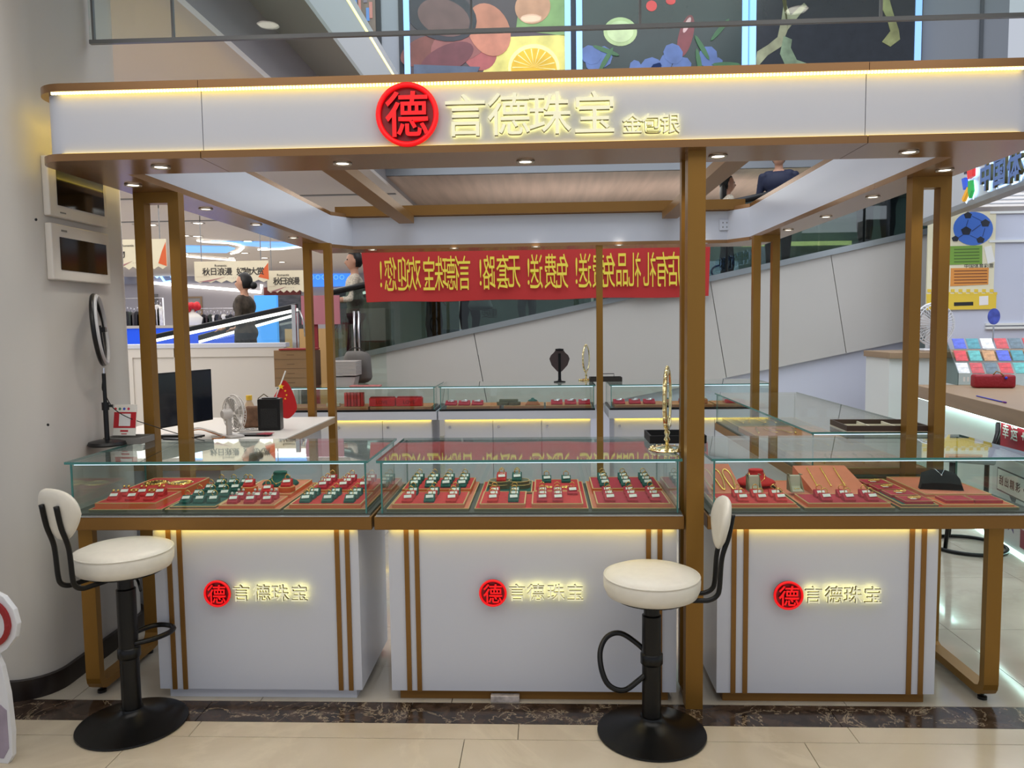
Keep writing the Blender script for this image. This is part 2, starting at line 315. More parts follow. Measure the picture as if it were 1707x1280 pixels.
for q, (x, y) in enumerate(((1005, 95), (990, 110), (1085, 112), (1110, 104), (1122, 90), (1100, 116), (1136, 112), (1060, 116), (985, 92), (1190, 108), (1180, 95))):
    flatshape(t2, ell(x, y, 16, 11 if q % 2 else 18, 9, rot=q*37), em('splash', (78, 100, 150)), 'water_splash', 4+q % 3)
for q, (x, y, r) in enumerate(((1010, 85, 20), (1170, 80, 60), (1200, 50, -50), (1165, 105, 80), (1210, 108, 0), (1010, 100, -60))):
    flatshape(t2, ell(x, y, 24, 4, 10, rot=r), em('stem', (56, 96, 62)), 'stem', 7+q % 2)
t3, w3 = screen(1254, 1528, 'rightmost lit screen showing mossy branches on a black ground', mat('scr_bg3', (30, 34, 40), .25, em=(34, 38, 44), es=.5, noise=.2))
flatshape(t3, [(1300, -20), (1310, -20), (1303, 30), (1296, 62), (1280, 75), (1262, 86), (1258, 110), (1264, 110), (1280, 92), (1302, 78), (1313, 50), (1345, 10), (1340, 5), (1318, 26)], em('bark', (128, 130, 104), noise=.5), 'branch', 2)
flatshape(t3, [(1306, 60), (1320, 66), (1318, 80), (1328, 100), (1345, 106), (1348, 118), (1310, 112), (1300, 90)], em('moss', (110, 128, 104), noise=.6), 'moss', 3)
flatshape(t3, [(1468, -10), (1480, -10), (1488, 20), (1498, 50), (1500, 66), (1484, 78), (1470, 70), (1484, 52), (1478, 30), (1468, 10)], em('moss2', (132, 136, 92), noise=.6), 'branch', 3)
# ================================================================== travelator behind
def line3(x0, y0, x1, y1, Y): return at(x0, y0, Y=Y), at(x1, y1, Y=Y)
def lerp(a, b, t): return a+(b-a)*t
TA, TB = line3(600, 594, 1505, 396, 9.0); k = (TB.z-TA.z)/(TB.x-TA.x)
def tz(x, k=k): return TA.z+k*(x-TA.x)
BA = at(1221, 627, Y=9.0); BB = at(1533, 563, Y=9.0); kb = (BB.z-BA.z)/(BB.x-BA.x)
def bz(x, kb=kb): return max(0.0, BA.z+kb*(x-BA.x))
x0c = BA.x-BA.z/kb
trv = thing('travelator', 'long white-clad moving walkway rising to the right behind the kiosk', 'travelator', (0, 9, 0))
XL, XR = TA.x-.35, 6.6
joints = [XL, at(790, 560, Y=9).x, at(1184, 478, Y=9).x, at(1385, 430, Y=9).x, 5.2, XR]
LEAN = .17
CLAD = mat('cladding_white', (198, 194, 188), .28, noise=.02, nscale=1)
for i in range(5):
    a, b = joints[i]+.004, joints[i+1]-.004; la = LEAN if i else 0; lb_ = LEAN if i < 4 else 0
    ta, tb = tz(a), tz(b); ba, bb = bz(a+la), bz(b+lb_)
    pa, pb = la*(ta-ba), lb_*(tb-bb)
    P = [(a, ta-.02), (b, tb-.02), (b+pb, bb)]
    if a+pa < x0c < b+pb: P.append((x0c, 0))
    P.append((a+pa, ba)); M().extr(P, 'y', 0, .05).build('cladding_panel', CLAD, trv)
M().extr([(XL, tz(XL)-.02), (XR, tz(XR)-.02), (XR, tz(XR)+.045), (XL, tz(XL)+.045)], 'y', -.03, .03).build('deck_trim', mat('deck_alu', (150, 156, 158), .3, .6), trv)
M().extr([(XL, tz(XL)-.36), (XR, tz(XR)-.36), (XR, tz(XR)-.28), (XL, tz(XL)-.28)], 'y', .05, 1.4).build('tread_belt', mat('tread', (60, 62, 64), .5), trv)
for yy in (0, 1.45):
    for i in range(6):
        a = XL+.03+i*(XR-XL)/6; b = a+(XR-XL)/6-.03
        M().extr([(a, tz(a)+.03), (b, tz(b)+.03), (b, tz(b)+.78), (a, tz(a)+.78)], 'y', yy, yy+.01).build('glass_pane', GT if yy == 0 else GL, trv)
    M().tube([(XL, yy, tz(XL)+.81), (XR, yy, tz(XR)+.81)], .035, 8).build('handrail', BLKP, trv, True)
# wall under / beyond the travelator
M().box(-1.2, 4.12, 9.065, 9.1, 0, 1.5).build('wall_lower', mat('cool_wall', (212, 214, 228), .4), kind='structure')
M().box(-2.3, 9, 12.35, 12.4, 0, 3.4).build('wall_far', mat('far_dark_wall', (130, 140, 138), .3, noise=.25, nscale=.8), kind='structure')
M().box(at(1225, 300, Y=12.2).x, at(1385, 300, Y=12.2).x, 12.2, 12.34, 3.46, 3.75).build('trim_20', mat('lit_slats', (210, 205, 185), em=(230, 225, 200), es=.3), kind='structure')
wf = bpy.data.objects['trim_20']
for i in range(26):
    xx = wf.data.vertices[0].co.x+i*.058; M().box(xx, xx+.02, 12.17, 12.2, 3.46, 3.75).build('slat', mat('slat_white', (225, 222, 215), .5), wf)
M().box(1.5, 9, 12.3, 12.4, 3.4, 4.6).build('wall_far_upper', mat('grey_green_panel', (128, 138, 136), .5), kind='structure')
# light box seen through the travelator glass
lb0 = panel(1238, 1420, 401, 411, 12.2, .06, mat('yellow_lightbox', (240, 235, 160), em=(245, 240, 160), es=.9), 'light_box'); tag(lb0, 'long yellow lit sign strip seen through the walkway glass on the right', 'light box')
pst = thing('blue_poster', 'white and blue poster corner behind glass beside the red banner', 'poster', at(1203, 450, Y=12.31))
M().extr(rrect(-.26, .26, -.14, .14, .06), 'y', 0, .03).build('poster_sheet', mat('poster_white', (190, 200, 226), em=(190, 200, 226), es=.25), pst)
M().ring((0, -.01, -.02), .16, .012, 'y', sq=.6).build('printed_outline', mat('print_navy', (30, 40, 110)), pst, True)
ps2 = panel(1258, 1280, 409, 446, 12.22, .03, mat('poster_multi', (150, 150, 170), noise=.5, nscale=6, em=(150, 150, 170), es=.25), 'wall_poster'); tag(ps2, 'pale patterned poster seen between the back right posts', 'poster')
# red banner with mirrored writing
BY = 8.93
ba = [at(*p, Y=BY) for p in ((602, 418), (1184, 408), (1181, 494), (611, 504))]
bn = thing('red_banner', 'long red cloth banner with yellow lettering seen from its back', 'banner', ba[0])
b = M(); n = 40; o = ba[0]
top = [lerp(ba[0], ba[1], i/n) for i in range(n+1)]; bot = [lerp(ba[3], ba[2], i/n) for i in range(n+1)]
rows = []
for j in range(5): rows.append([b.b.verts.new(lerp(top[i], bot[i], j/4)-o+Vector((0, .012*math.sin(i*.9)+.01*math.sin(i*.33+j*.5), .006*math.sin(i*.5)))) for i in range(n+1)])
for j in range(4):
    for i in range(n): b.b.faces.new((rows[j][i], rows[j][i+1], rows[j+1][i+1], rows[j+1][i]))
b.build('banner_cloth', mat('banner_red', (186, 40, 38), .6), bn, True)
YEL = mat('banner_yellow', (226, 208, 70), .6, em=(226, 208, 70), es=.1)
seq = [('!', 635), ('您', 651), ('迎', 673), ('欢', 691), ('宝', 715), ('珠', 735), ('德', 755), ('言', 774), ('!', 801), ('路', 815), ('套', 838), ('无', 857), ('!', 881), ('送', 894), ('费', 918), ('免', 937), ('!', 961), ('送', 975), ('费', 998), ('免', 1015), ('品', 1037), ('礼', 1058), ('礼', 1083), ('有', 1104), ('店', 1124), ('进', 1146)]
for ch, px in seq:
    p = at(px, 457-(px-640)*.018, Y=BY-.03); glyph(ch, .42, .002, YEL, 'banner_character', bn, p-o, (PI/2, 0, PI), .001, .36 if ch != '!' else .4)

# ================================================================== THE KIOSK CANOPY
def B(m, name, mt, t, smooth=None): return m.build(name, mt, t, smooth, loc=tuple(-v for v in t.location))
cn = thing('kiosk_canopy', 'white and bronze kiosk canopy on posts with lit shop sign', 'canopy', (0, 3.05, 0))
XO0, XO1, YO0, YO1 = -1.985, 1.872, 2.99, 6.93; XI0, XI1, YI0, YI1 = -1.752, 1.648, 3.275, 6.62
SX = (-1.311, 1.196)
def fascia(z0, z1, ins, mt, names, gap=.0015):
    a0, a1, b0 = XO0+ins, XO1-ins, YO0+ins; R = .13-ins
    L = [(a0, YI0), (a0, b0+R)]+[(a0+R-R*math.cos(math.radians(t)), b0+R-R*math.sin(math.radians(t))) for t in range(10, 91, 10)]+[(SX[0]-gap, b0), (SX[0]-gap, YI0)]
    Rr = [(SX[1]+gap, YI0), (SX[1]+gap, b0)]+[(a1-R+R*math.sin(math.radians(t)), b0+R-R*math.cos(math.radians(t))) for t in range(0, 90, 10)]+[(a1, b0+R), (a1, YI0)]
    B(M().extr(L, 'z', z0, z1), names, mt, cn, 40); B(M().extr(Rr, 'z', z0, z1), names, mt, cn, 40)
    B(M().box(SX[0]+gap, SX[1]-gap, b0, YI0, z0, z1), names, mt, cn)
    for x0, x1 in ((a0, XI0), (XI1, a1)): B(M().box(x0, x1, YI0, YO1-ins, z0, z1), names, mt, cn)
    B(M().box(XI0, XI1, YI1, YO1-ins, z0, z1).extr([(XI0, YI1), (XI0+.13, YI1), (XI0, YI1-.2)], 'z', z0, z1).extr([(XI1, YI1), (XI1-.13, YI1), (XI1, YI1-.2)], 'z', z0, z1), names, mt, cn)
fascia(2.228, 2.462, .028, WHITE, 'fascia_panel')
fascia(2.2, 2.228, 0, SOF, 'soffit_board')
fascia(2.462, 2.492, 0, SOF, 'top_trim', .001)
b = M(); nb = 0                                              # led beads tucked under the front edge of the top trim
for i in range(300):
    x = XO0+.10+i*(XO1-XO0-.20)/299; b.box(x-.0035, x+.0035, YO0+.004, YO0+.012, 2.452, 2.462)
B(b, 'led_beads', LEDB, cn)['kind'] = 'stuff'
B(M().box(XO0+.12, XO1-.12, YO0+.014, YO0+.026, 2.456, 2.462), 'led_strip', LED, cn)
B(M().box(XO0+.12, XO1-.12, YO0+.016, YO0+.026, 2.228, 2.232), 'led_strip', LED, cn)
B(M().box(XO0+.012, XO0+.026, YO0+.14, YI1, 2.456, 2.462), 'led_strip', LEDF, cn); B(M().box(XO0+.008, XO0+.026, YO0+.14, YI1, 2.228, 2.232), 'led_strip', LEDF, cn)
# posts
def portal(x0, x1, y, w=.052, d=.06):
    B(M().box(x0, x0+w, y, y+d, 0, 2.15), 'post', GOLD, cn); B(M().box(x1-w, x1, y, y+d, 0, 2.15), 'post', GOLD, cn); B(M().box(x0, x1, y, y+d, 2.15, 2.2), 'header', GOLD, cn)
portal(-1.966, -1.746, 3.71); portal(1.69, 1.866, 3.71, .05); portal(-1.885, -1.668, 6.07, .055); portal(1.592, 1.79, 6.07, .055)
B(M().box(.549, .617, 3.05, 3.11, 0, 2.2), 'post', GOLD, cn); B(M().box(.553, .585, 3.21, 3.25, .02, 2.2), 'post', GOLD, cn); B(M().box(.555, .61, 3.11, 3.21, .0, .03), 'post_foot', GOLD, cn)
B(M().box(.434, .487, 6.63, 6.68, 0, 2.2), 'post', GOLD, cn)
# cross beams
B(M().box(XI0, XI1, 6.56, 6.62, 2.468, 2.55), 'cross_beam', GOLDD, cn)
p, q = at(660, 369, Z=2.40), at(686, 369, Z=2.40); B(M().box(p.x, q.x, YI0, 6.55, 2.40, 2.462), 'cross_beam', GOLDD, cn)
p, q = at(1112, 357, Z=2.40), at(1138, 357, Z=2.40); B(M().box(p.x, q.x, YI0, 6.55, 2.40, 2.462), 'cross_beam', GOLDD, cn)
# socket on the inner back fascia
t = thing('power_socket', 'white double power socket plate on the inner back fascia', 'socket', at(1208, 375, Y=6.617))
M().box(-.045, .045, -.008, .0, -.045, .045, .004).build('plate', WHITE, t); M().box(-.02, -.012, -.010, -.008, .012, .024).box(.012, .02, -.010, -.008, .012, .024).box(-.02, -.012, -.01, -.008, -.024, -.012).box(.012, .02, -.01, -.008, -.024, -.012).build('socket_slots', mat('slot_grey', (120, 120, 120)), t)
# sign
fy = YO0+.028
def logo(px, py, rpx, yface, par, dep=.03, off=.012, sc=1):
    c = at(px, py, Y=yface-off); o = par.location; R = rpx*(c.y-.0)/F*1.02*sc; c = c-o
    B_ = lambda m, n, mt, s=None: m.build(n, mt, par, s, loc=c)
    B_(M().lathe([(0, 0), (R*.97, 0), (R*.97, .006), (0, .006)], 40), 'logo_disc', SREDD).rotation_euler = (PI/2, 0, 0)
    B_(M().ring((0, -dep*.6, 0), R*.93, R*.085, 'y', 48, 8), 'logo_ring', SREDL, True)
    glyph('德', R*1.5, dep*.8, SREDL, 'logo_character', par, c+Vector((0, -dep*.5, 0)), (PI/2, 0, 0), R*.018, .95, side=SREDK)
def char(ch, px, py, hpx, yface, par, name='sign_character', off=.012, dep=.022, face=SCR, bold=.003):
    c = at(px, py, Y=yface-off-dep/2); h = hpx*c.y/F; c = c-par.location
    o = glyph(ch, h*1.06, dep, face, name, par, c, (PI/2, 0, 0), h*bold, 1, side=SSIDE)
    hl = glyph(ch, h*1.06, .003, SHALO, 'halo_light', None, (0, 0, 0), (0, 0, 0), h*(bold-.016), 1); hl.parent = o; hl.location = (0, 0, -dep/2-.004)
    return o
logo(680, 193, 50, fy, cn)
for ch, x, y in (('言', 776, 193), ('德', 848, 191), ('珠', 917, 189), ('宝', 991, 187)): char(ch, x, y, 68, fy, cn)
for ch, x in (('金', 1054), ('包', 1086), ('银', 1117)): char(ch, x, 206, 32, fy, cn)
# downlights in the soffit
Z0 = 2.199
for i, (px, py) in enumerate(((268, 278), (571, 272), (876, 269), (1197, 260), (1515, 253))):
    p = at(px, py, Z=Z0); downlight('downlight', p, .036, 'round downlight in the front soffit of the kiosk, %s from left' % ORD[i], 'kiosk canopy downlights', sp=9)
for i, (px, py) in enumerate(((222, 308), (343, 348), (427, 374), (489, 396))):
    p = at(px, py, Z=Z0); downlight('downlight', p, .036, 'round downlight in the left soffit of the kiosk, %s from the front' % ORD[i], 'kiosk canopy downlights', sp=5)
for i, (px, py) in enumerate(((1575, 283), (1455, 328), (1377, 361), (1314, 383))):
    p = at(px, py, Z=Z0); downlight('downlight', p, .036, 'round downlight in the right soffit of the kiosk, %s from the front' % ORD[i], 'kiosk canopy downlights', sp=5)
for i, px in enumerate((621, 757, 893, 1032, 1172)):
    p = at(px, 416-(px-621)*.0195, Z=Z0); downlight('downlight', p, .036, 'round downlight in the back soffit of the kiosk, %s from left' % ORD[i], 'kiosk canopy downlights', sp=4)
# ================================================================== DISPLAY COUNTERS
ZD = .792
DECK = mat('deck_felt', (74, 76, 66), .7); LBAR = mat('light_bar', (200, 215, 235), .4, em=(225, 238, 255), es=1.5); ALU = mat('aluminium', (205, 205, 205), .25, .8)
def glasscase(t, x0, x1, y0, y1, zb, zt, n=1, front=True):
    P = lambda m, n_, mt: B(m, n_, mt, t)
    P(M().box(x0-.012, x1+.012, y0-.02, y1+.01, zt-.01, zt), 'top_pane', GL); P(M().box(x0-.012, x1+.012, y0-.0215, y0-.02, zt-.01, zt), 'pane_edge', EDGE)
    P(M().box(x0-.0135, x0-.012, y0-.02, y1+.01, zt-.01, zt), 'pane_edge', EDGE); P(M().box(x1+.012, x1+.0135, y0-.02, y1+.01, zt-.01, zt), 'pane_edge', EDGE)
    P(M().box(x0, x1, y0, y0+.006, zb, zt-.01), 'front_pane', GL); P(M().box(x0, x1, y1-.006, y1, zb, zt-.01), 'rear_pane', GL)
    P(M().box(x0, x0+.006, y0+.006, y1-.006, zb, zt-.01), 'side_pane', GL); P(M().box(x1-.006, x1, y0+.006, y1-.006, zb, zt-.01), 'side_pane', GL)
    for x in (x0-.001, x1-.005):
        for y in (y0-.001, y1-.005): P(M().box(x, x+.006, y, y+.006, zb, zt-.01), 'corner_edge', EDGE)
    P(M().box(x0+.01, x1-.01, y0+.008, y0+.016, zt-.018, zt-.010), 'light_bar', LBAR)
def counter(x0, x1, c0, c1, stripes, label, lg, chars, whiteplinth=False):
    t = thing('display_counter', label, 'display counter', ((x0+x1)/2, 3.35, 0), 0, 'front glass display counters')
    P = lambda m, n_, mt: B(m, n_, mt, t)
    P(M().box(c0, c1, 3.10, 3.62, .045, .727), 'cabinet_body', WHITE)
    P(M().box(c0+.03, c1-.03, 3.125, 3.6, .0, .045), 'plinth', WHITE if whiteplinth else GOLDD)
    for px in stripes: xx = at(px, 885, Y=3.098).x; P(M().box(xx-.0095, xx+.0095, 3.094, 3.10, .045, .724), 'bronze_stripe', GOLDD)
    P(M().box(x0+.002, x1-.002, 3.07, 3.685, .728, .783, .004), 'table_frame', GOLDD); P(M().box(x0+.01, x1-.01, 3.068, 3.09, .783, .7875), 'edge_trim', ALU)
    P(M().box(x0+.01, x1-.01, 3.09, 3.675, .783, ZD), 'deck', DECK)
    P(M().box(c0+.01, c1-.01, 3.078, 3.092, .7272, .7279), 'led_strip', LEDF)
    glasscase(t, x0+.03, x1-.025, 3.09, 3.68, ZD, 1.012)
    logo(*lg, 3.10, t, .02, .02)
    for ch, px in zip('言德珠宝', chars): char(ch, px, lg[1], 29, 3.10, t, off=.02, dep=.014)
    return t
U1 = counter(-1.985, -.706, -1.628, -.772, (280, 298, 561, 578), 'left white display counter with glass case and lit logo', (364, 988, 23), (402, 436, 467, 499), True)
U2 = counter(-.700, .548, -.648, .520, (677, 694, 1081, 1100), 'middle white display counter with glass case and lit logo', (822, 987, 23), (862, 893, 927, 959))
U3 = counter(.633, 1.935, .682, 1.548, (1224, 1244, 1521, 1541), 'right white display counter with glass case and lit logo', (1313, 991, 24), (1356, 1390, 1422, 1455))
def uleg(t, x0, x1):
    y0, y1, z0, z1, w, r = 3.10, 3.62, .025, .728, .034, .06
    out = [(y0, z1), (y0, z0+r)]+[(y0+r-r*math.cos(a), z0+r-r*math.sin(a)) for a in (.4, .8, 1.2, PI/2)]+[(y1-r+r*math.sin(a), z0+r-r*math.cos(a)) for a in (0, .4, .8, 1.2)]+[(y1, z0+r), (y1, z1)]
    r2 = .03; inn = [(y1-w, z1), (y1-w, z0+w+r2), (y1-w-r2*.3, z0+w+r2*.3), (y1-w-r2, z0+w), (y0+w+r2, z0+w), (y0+w+r2*.3, z0+w+r2*.3), (y0+w, z0+w+r2), (y0+w, z1)]
    B(M().extr(out+inn, 'x', x0, x1), 'leg_frame', GOLD, t)
    for y in (3.16, 3.56): B(M().lathe([(0, 0), (.018, 0), (.018, .012), (.006, .014), (.006, .026), (0, .026)], 14, ((x0+x1)/2, y, 0)), 'levelling_foot', BLKP, t, 40)
uleg(U1, -1.945, -1.885); uleg(U3, 1.742, 1.80)
tag(M().box(*[f(at(px, 1168, Y=3.095).x) for f, px in ((float, 818), (float, 866))], 3.09, 3.12, 0.0, .028, .003).build('acrylic_block', mat('frosted_clear', (190, 180, 175), .2, noise=.3, nscale=40)), 'small clear plastic offcut on the floor before the middle counter', 'plastic')
# ------------------------------------------------------------------ jewellery
PROTO = {}
def wedge(w, d, h, hf):
    return M().extr([(-d/2, 0), (d/2, 0), (d/2, h), (d/2-.008, h), (-d/2, hf)], 'x', -w/2, w/2, .0015)
def ring_block(col, kind='ring', metal='gold'):
    key = (col, kind, metal)
    mt = {'red': RED, 'crimson': RED2, 'green': GREEN}[col]; mm = {'gold': YG, 'silver': SILV, 'pearl': PEARL}[metal]
    t = thing('ring_display_block', '', 'ring display'); wedge(.043, .044, .029, .009).build('velvet_block', mt, t)
    if kind == 'ring': M().ring((0, .015, .037), .0115, .0017, 'y', 16, 5).ball((0, .014, .049), .0032, n=6).build('ring', mm, t, True)
    elif kind == 'studs':
        M().ball((-.010, .014, .0375), .0062, n=8).ball((.010, .014, .0375), .0062, n=8).tube([(-.010, .014, .033), (-.010, .014, .026)], .001, 4).tube([(.010, .014, .033), (.010, .014, .026)], .001, 4).build('ear_studs', mm, t, True)
    M().extr([(-.0155, -.008), (.0155, -.006), (.0150, .009), (-.016, .007)], 'z', 0, .0006).build('price_tag', TAG, t, loc=(.002, -.007, .0235), rot=(.65, 0, .05))
    return t
def put_block(x, y, z, col, label, group, kind='ring', metal='gold', rz=0):
    k = (col, kind, metal)
    if k not in PROTO: t = PROTO[k] = ring_block(*k); t.location = (x, y, z); t.rotation_euler = (0, 0, rz); t['label'] = label; t['group'] = group; return t
    t = copy_tree(PROTO[k], (x, y, z), label, group, rz); t['category'] = 'ring display'; return t
def frame(m, x0, x1, y0, y1, z, w=.003, h=.002):
    return m.box(x0, x1, y0, y0+w, z, z+h).box(x0, x1, y1-w, y1, z, z+h).box(x0, x0+w, y0+w, y1-w, z, z+h).box(x1-w, x1, y0+w, y1-w, z, z+h)
def tray(x0, x1, label, base=BRN, y0=3.118, y1=3.66):
    t = thing('jewellery_tray', label, 'tray', ((x0+x1)/2, (y0+y1)/2, ZD), 0, 'jewellery trays in the front counters')
    B(M().box(x0, x1, y0, y1, ZD, ZD+.010), 'base_board', OLIVE, t); B(M().box(x0+.004, x1-.004, y0+.004, y1-.004, ZD+.010, ZD+.012), 'base_felt', base, t)
    B(frame(M(), x0, x1, y0, y1, ZD+.010, .0035, .003), 'gold_rim', TRIM, t); return t
def insert(t, x0, x1, y0, y1, h, top, side=ORNG, rim=True):
    z = ZD+.012; B(M().box(x0, x1, y0, y1, z, z+h), 'raised_insert', side, t); B(M().box(x0+.005, x1-.005, y0+.005, y1-.005, z+h, z+h+.0015), 'insert_felt', top, t)
    if rim: B(frame(M(), x0, x1, y0, y1, z+h, .005, .003), 'insert_rim', TRIM, t)
    return z+h+.0015
ROW = ['front', 'second', 'third', 'fourth']
def grid(x0, x1, y0, y1, z, cols, place, kind='ring', metal='gold', where=''):      # cols: list of columns, each a string of colour codes front to back
    nx = len(cols)
    for i, c in enumerate(cols):
        for j, k in enumerate(c):
            if k == '.': continue
            x = x0+(i+.5)*(x1-x0)/nx; y = y0+(j+.5)*(y1-y0)/len(c)
            col = {'r': 'red', 'g': 'green', 'c': 'crimson'}[k]
            put_block(x, y, z, col, '%s %s block, %srow %s, %s from left, %s' % (col, {'ring': 'ring', 'studs': 'ear stud'}[kind], where, ROW[j].replace('front', 'one'), ORD[i], place), 'ring blocks on ' + place, kind, metal)
# left counter
t = tray(-1.905, -1.595, 'leftmost red tray of the left counter with gold medallions', RED)
z = insert(t, -1.885, -1.625, 3.13, 3.36, .022, RED, ORNG); grid(-1.875, -1.64, 3.15, 3.32, z, ['rr', 'rr', 'rr'], 'leftmost tray of left counter', 'studs')
z = insert(t, -1.885, -1.615, 3.38, 3.63, .03, RED, ORNG)
for i, x in enumerate((-1.81, -1.695)):
    o = thing('gold_medallion', 'round engraved gold medallion lying on the leftmost tray, %s one' % ('left', 'right')[i], 'medallion', (x, 3.50, z), 0, 'gold medallions')
    M().lathe([(0, 0), (.056, 0), (.056, .003), (.052, .005), (.048, .003), (.03, .003), (.028, .005), (.02, .0035), (0, .006)], 30).build('disc', YG, o, 30)
    b = M()
    for k in range(16): a = k*PI/8; b.ball((.04*math.cos(a), .04*math.sin(a), .004), .0045, n=6)
    b.build('bead_border', YG, o, True)
t = tray(-1.582, -1.098, 'wide tray of the left counter with green bust and ring drums', BRN)
z = insert(t, -1.57, -1.375, 3.135, 3.64, .006, GREEN, OLIVE); grid(-1.562, -1.385, 3.15, 3.62, z, ['gggg', 'gggg', 'gggg'], 'green felt of wide left tray', 'ring', 'gold')
z = insert(t, -1.36, -1.125, 3.13, 3.30, .012, BRN, ORNG); grid(-1.35, -1.135, 3.14, 3.28, z, ['cc', 'cc', 'cc'], 'salmon insert of wide left tray', 'studs', 'pearl')
z = insert(t, -1.36, -1.12, 3.32, 3.64, .016, BRN, ORNG, True)
def bust(name, label, loc, mt, s=1, rz=0, chain=YG):
    o = thing(name, label, 'necklace bust', loc, rz)
    M().lathe([(0, 0), (.085*s, 0), (.088*s, .006*s), (.08*s, .016*s), (.05*s, .03*s), (.034*s, .048*s), (.032*s, .058*s), (.034*s, .062*s), (.03*s, .066*s), (0, .066*s)], 32, sy=.8).build('bust_form', mt, o, True)
    P = [(-.032*s, -.005, .058*s), (-.034*s, -.022*s, .046*s), (-.028*s, -.04*s, .029*s), (-.008*s, -.058*s, .019*s), (0, -.060*s, .0175*s), (.008*s, -.058*s, .019*s), (.028*s, -.04*s, .029*s), (.034*s, -.022*s, .046*s), (.032*s, -.005, .058*s)]
    M().tube(P, .0014*max(s, .8), 5).build('chain', chain, o, True); M().ball((0, -.063*s, .016*s), .005*s, n=8).build('pendant', chain, o, True); return o
bust('necklace_bust', 'dark green velvet necklace bust with gold chain in the left counter', (-1.235, 3.53, z), GREEN, .95)
for i, x in enumerate((-1.325, -1.155)):
    o = thing('ring_drum', 'round gold-rimmed ring drum on the wide left tray, %s of the pair' % ('left', 'right')[i], 'ring drum', (x, 3.38, z), 0, 'ring drums')
    M().lathe([(0, 0), (.034, 0), (.036, .004), (.036, .02), (.033, .024), (0, .024)], 24).build('drum', ORNG, o, 30); M().ring((0, 0, .023), .0345, .0016, 'z', 24, 5).build('rim', TRIM, o, True)
    put_block(x, 3.38, z+.0245, 'red', 'red ring block standing on the %s ring drum' % ('left', 'right')[i], 'ring blocks on drums', 'ring')
put_block(-1.24, 3.37, z, 'red', 'red ring block between the two ring drums', 'ring blocks on drums', 'ring')
t = tray(-1.083, -.742, 'right tray of the left counter with green and red blocks', BRN)
z = insert(t, -1.063, -.765, 3.13, 3.36, .014, RED, ORNG); grid(-1.055, -.775, 3.145, 3.34, z, ['ggg', 'ggg', 'ggg'], 'right tray of left counter', where='front insert ')
z = insert(t, -1.063, -.765, 3.38, 3.64, .02, RED, ORNG); grid(-1.055, -.775, 3.39, 3.62, z, ['ccc', 'ccc', 'ccc'], 'right tray of left counter', where='back insert ')
# middle counter
t = tray(-.655, -.318, 'left tray of the middle counter with green and red blocks', BRN)
z = insert(t, -.635, -.338, 3.13, 3.37, .014, RED, BRN); grid(-.625, -.35, 3.145, 3.35, z, ['rrg', 'grg', 'rrg'], 'left tray of middle counter', where='front insert ')
z = insert(t, -.640, -.335, 3.385, 3.64, .022, RED, ORNG); grid(-.630, -.345, 3.40, 3.62, z, ['ggg', 'ggg', 'ggg', 'ggg'], 'left tray of middle counter', where='back insert ')
t = tray(-.295, .168, 'central tray of the middle counter with clover stand', RED)
z = insert(t, -.275, -.088, 3.13, 3.37, .014, RED, BRN); grid(-.268, -.095, 3.145, 3.35, z, ['rrr', 'ggg'], 'central tray of middle counter', where='left insert ')
z = insert(t, -.062, .148, 3.13, 3.37, .014, RED, BRN); grid(-.052, .142, 3.145, 3.35, z, ['ccc', 'ccc', '..c'], 'central tray of middle counter', where='right insert ')
z = insert(t, -.275, -.065, 3.39, 3.64, .006, GREEN, OLIVE); z2 = insert(t, -.055, .148, 3.39, 3.64, .012, RED, ORNG)
o = thing('clover_stand', 'two-tier gold-rimmed clover-shaped ring stand in the middle counter', 'ring stand', (-.17, 3.50, z))
for nm, r, h0, h1 in (('lower_tier', .052, 0, .018), ('upper_tier', .046, .018, .032)):
    b = M()
    for sx in (-1, 1): b.lathe([(0, h0), (r, h0), (r, h1), (0, h1)], 24, (sx*.045, 0, 0))
    b.box(-.045, .045, -r*.8, r*.8, h0, h1-.001); b.build(nm, OLIVE, o, 30)
    b = M()
    for sx in (-1, 1): b.ring((sx*.045, 0, h1), r, .0018, 'z', 24, 5)
    b.build('gold_rim', TRIM, o, True)
put_block(-.205, 3.49, z+.0325, 'red', 'red ring block on the left lobe of the clover stand', 'ring blocks on the clover stand'); put_block(-.135, 3.49, z+.0325, 'green', 'green ring block on the right lobe of the clover stand', 'ring blocks on the clover stand')
put_block(-.205, 3.525, z+.045, 'red', 'rear red ring block on the left of the clover stand', 'ring blocks on the clover stand').location.z = z+.0325
put_block(-.135, 3.525, z+.0325, 'green', 'rear green ring block on the right of the clover stand', 'ring blocks on the clover stand')
grid(-.045, .135, 3.55, 3.61, z2, ['g', 'g'], 'red felt beside clover stand')
for i, x in enumerate((.0, .09)):
    o = thing('gold_filigree_set', 'flat gold filigree set on red felt of the central tray, %s one' % ('left', 'right')[i], 'jewellery set', (x, 3.46, z2), 0, 'gold filigree sets')
    b = M()
    for k in range(8): a = k*PI/4; b.ring((.024*math.cos(a), .014*math.sin(a), .002), .009, .0014, 'z', 10, 4)
    b.ring((0, 0, .002), .012, .002, 'z', 14, 4).build('filigree', YG, o, True)
t = tray(.183, .520, 'right tray of the middle counter with green columns', BRN)
z = insert(t, .203, .500, 3.13, 3.37, .014, RED2, BRN); grid(.213, .49, 3.145, 3.35, z, ['ccc', 'ccc', 'ccc'], 'right tray of middle counter', where='front insert ')
z = insert(t, .200, .503, 3.385, 3.64, .022, RED2, ORNG); grid(.21, .493, 3.40, 3.62, z, ['ggg', 'ggg', 'ggg'], 'right tray of middle counter', where='back insert ')
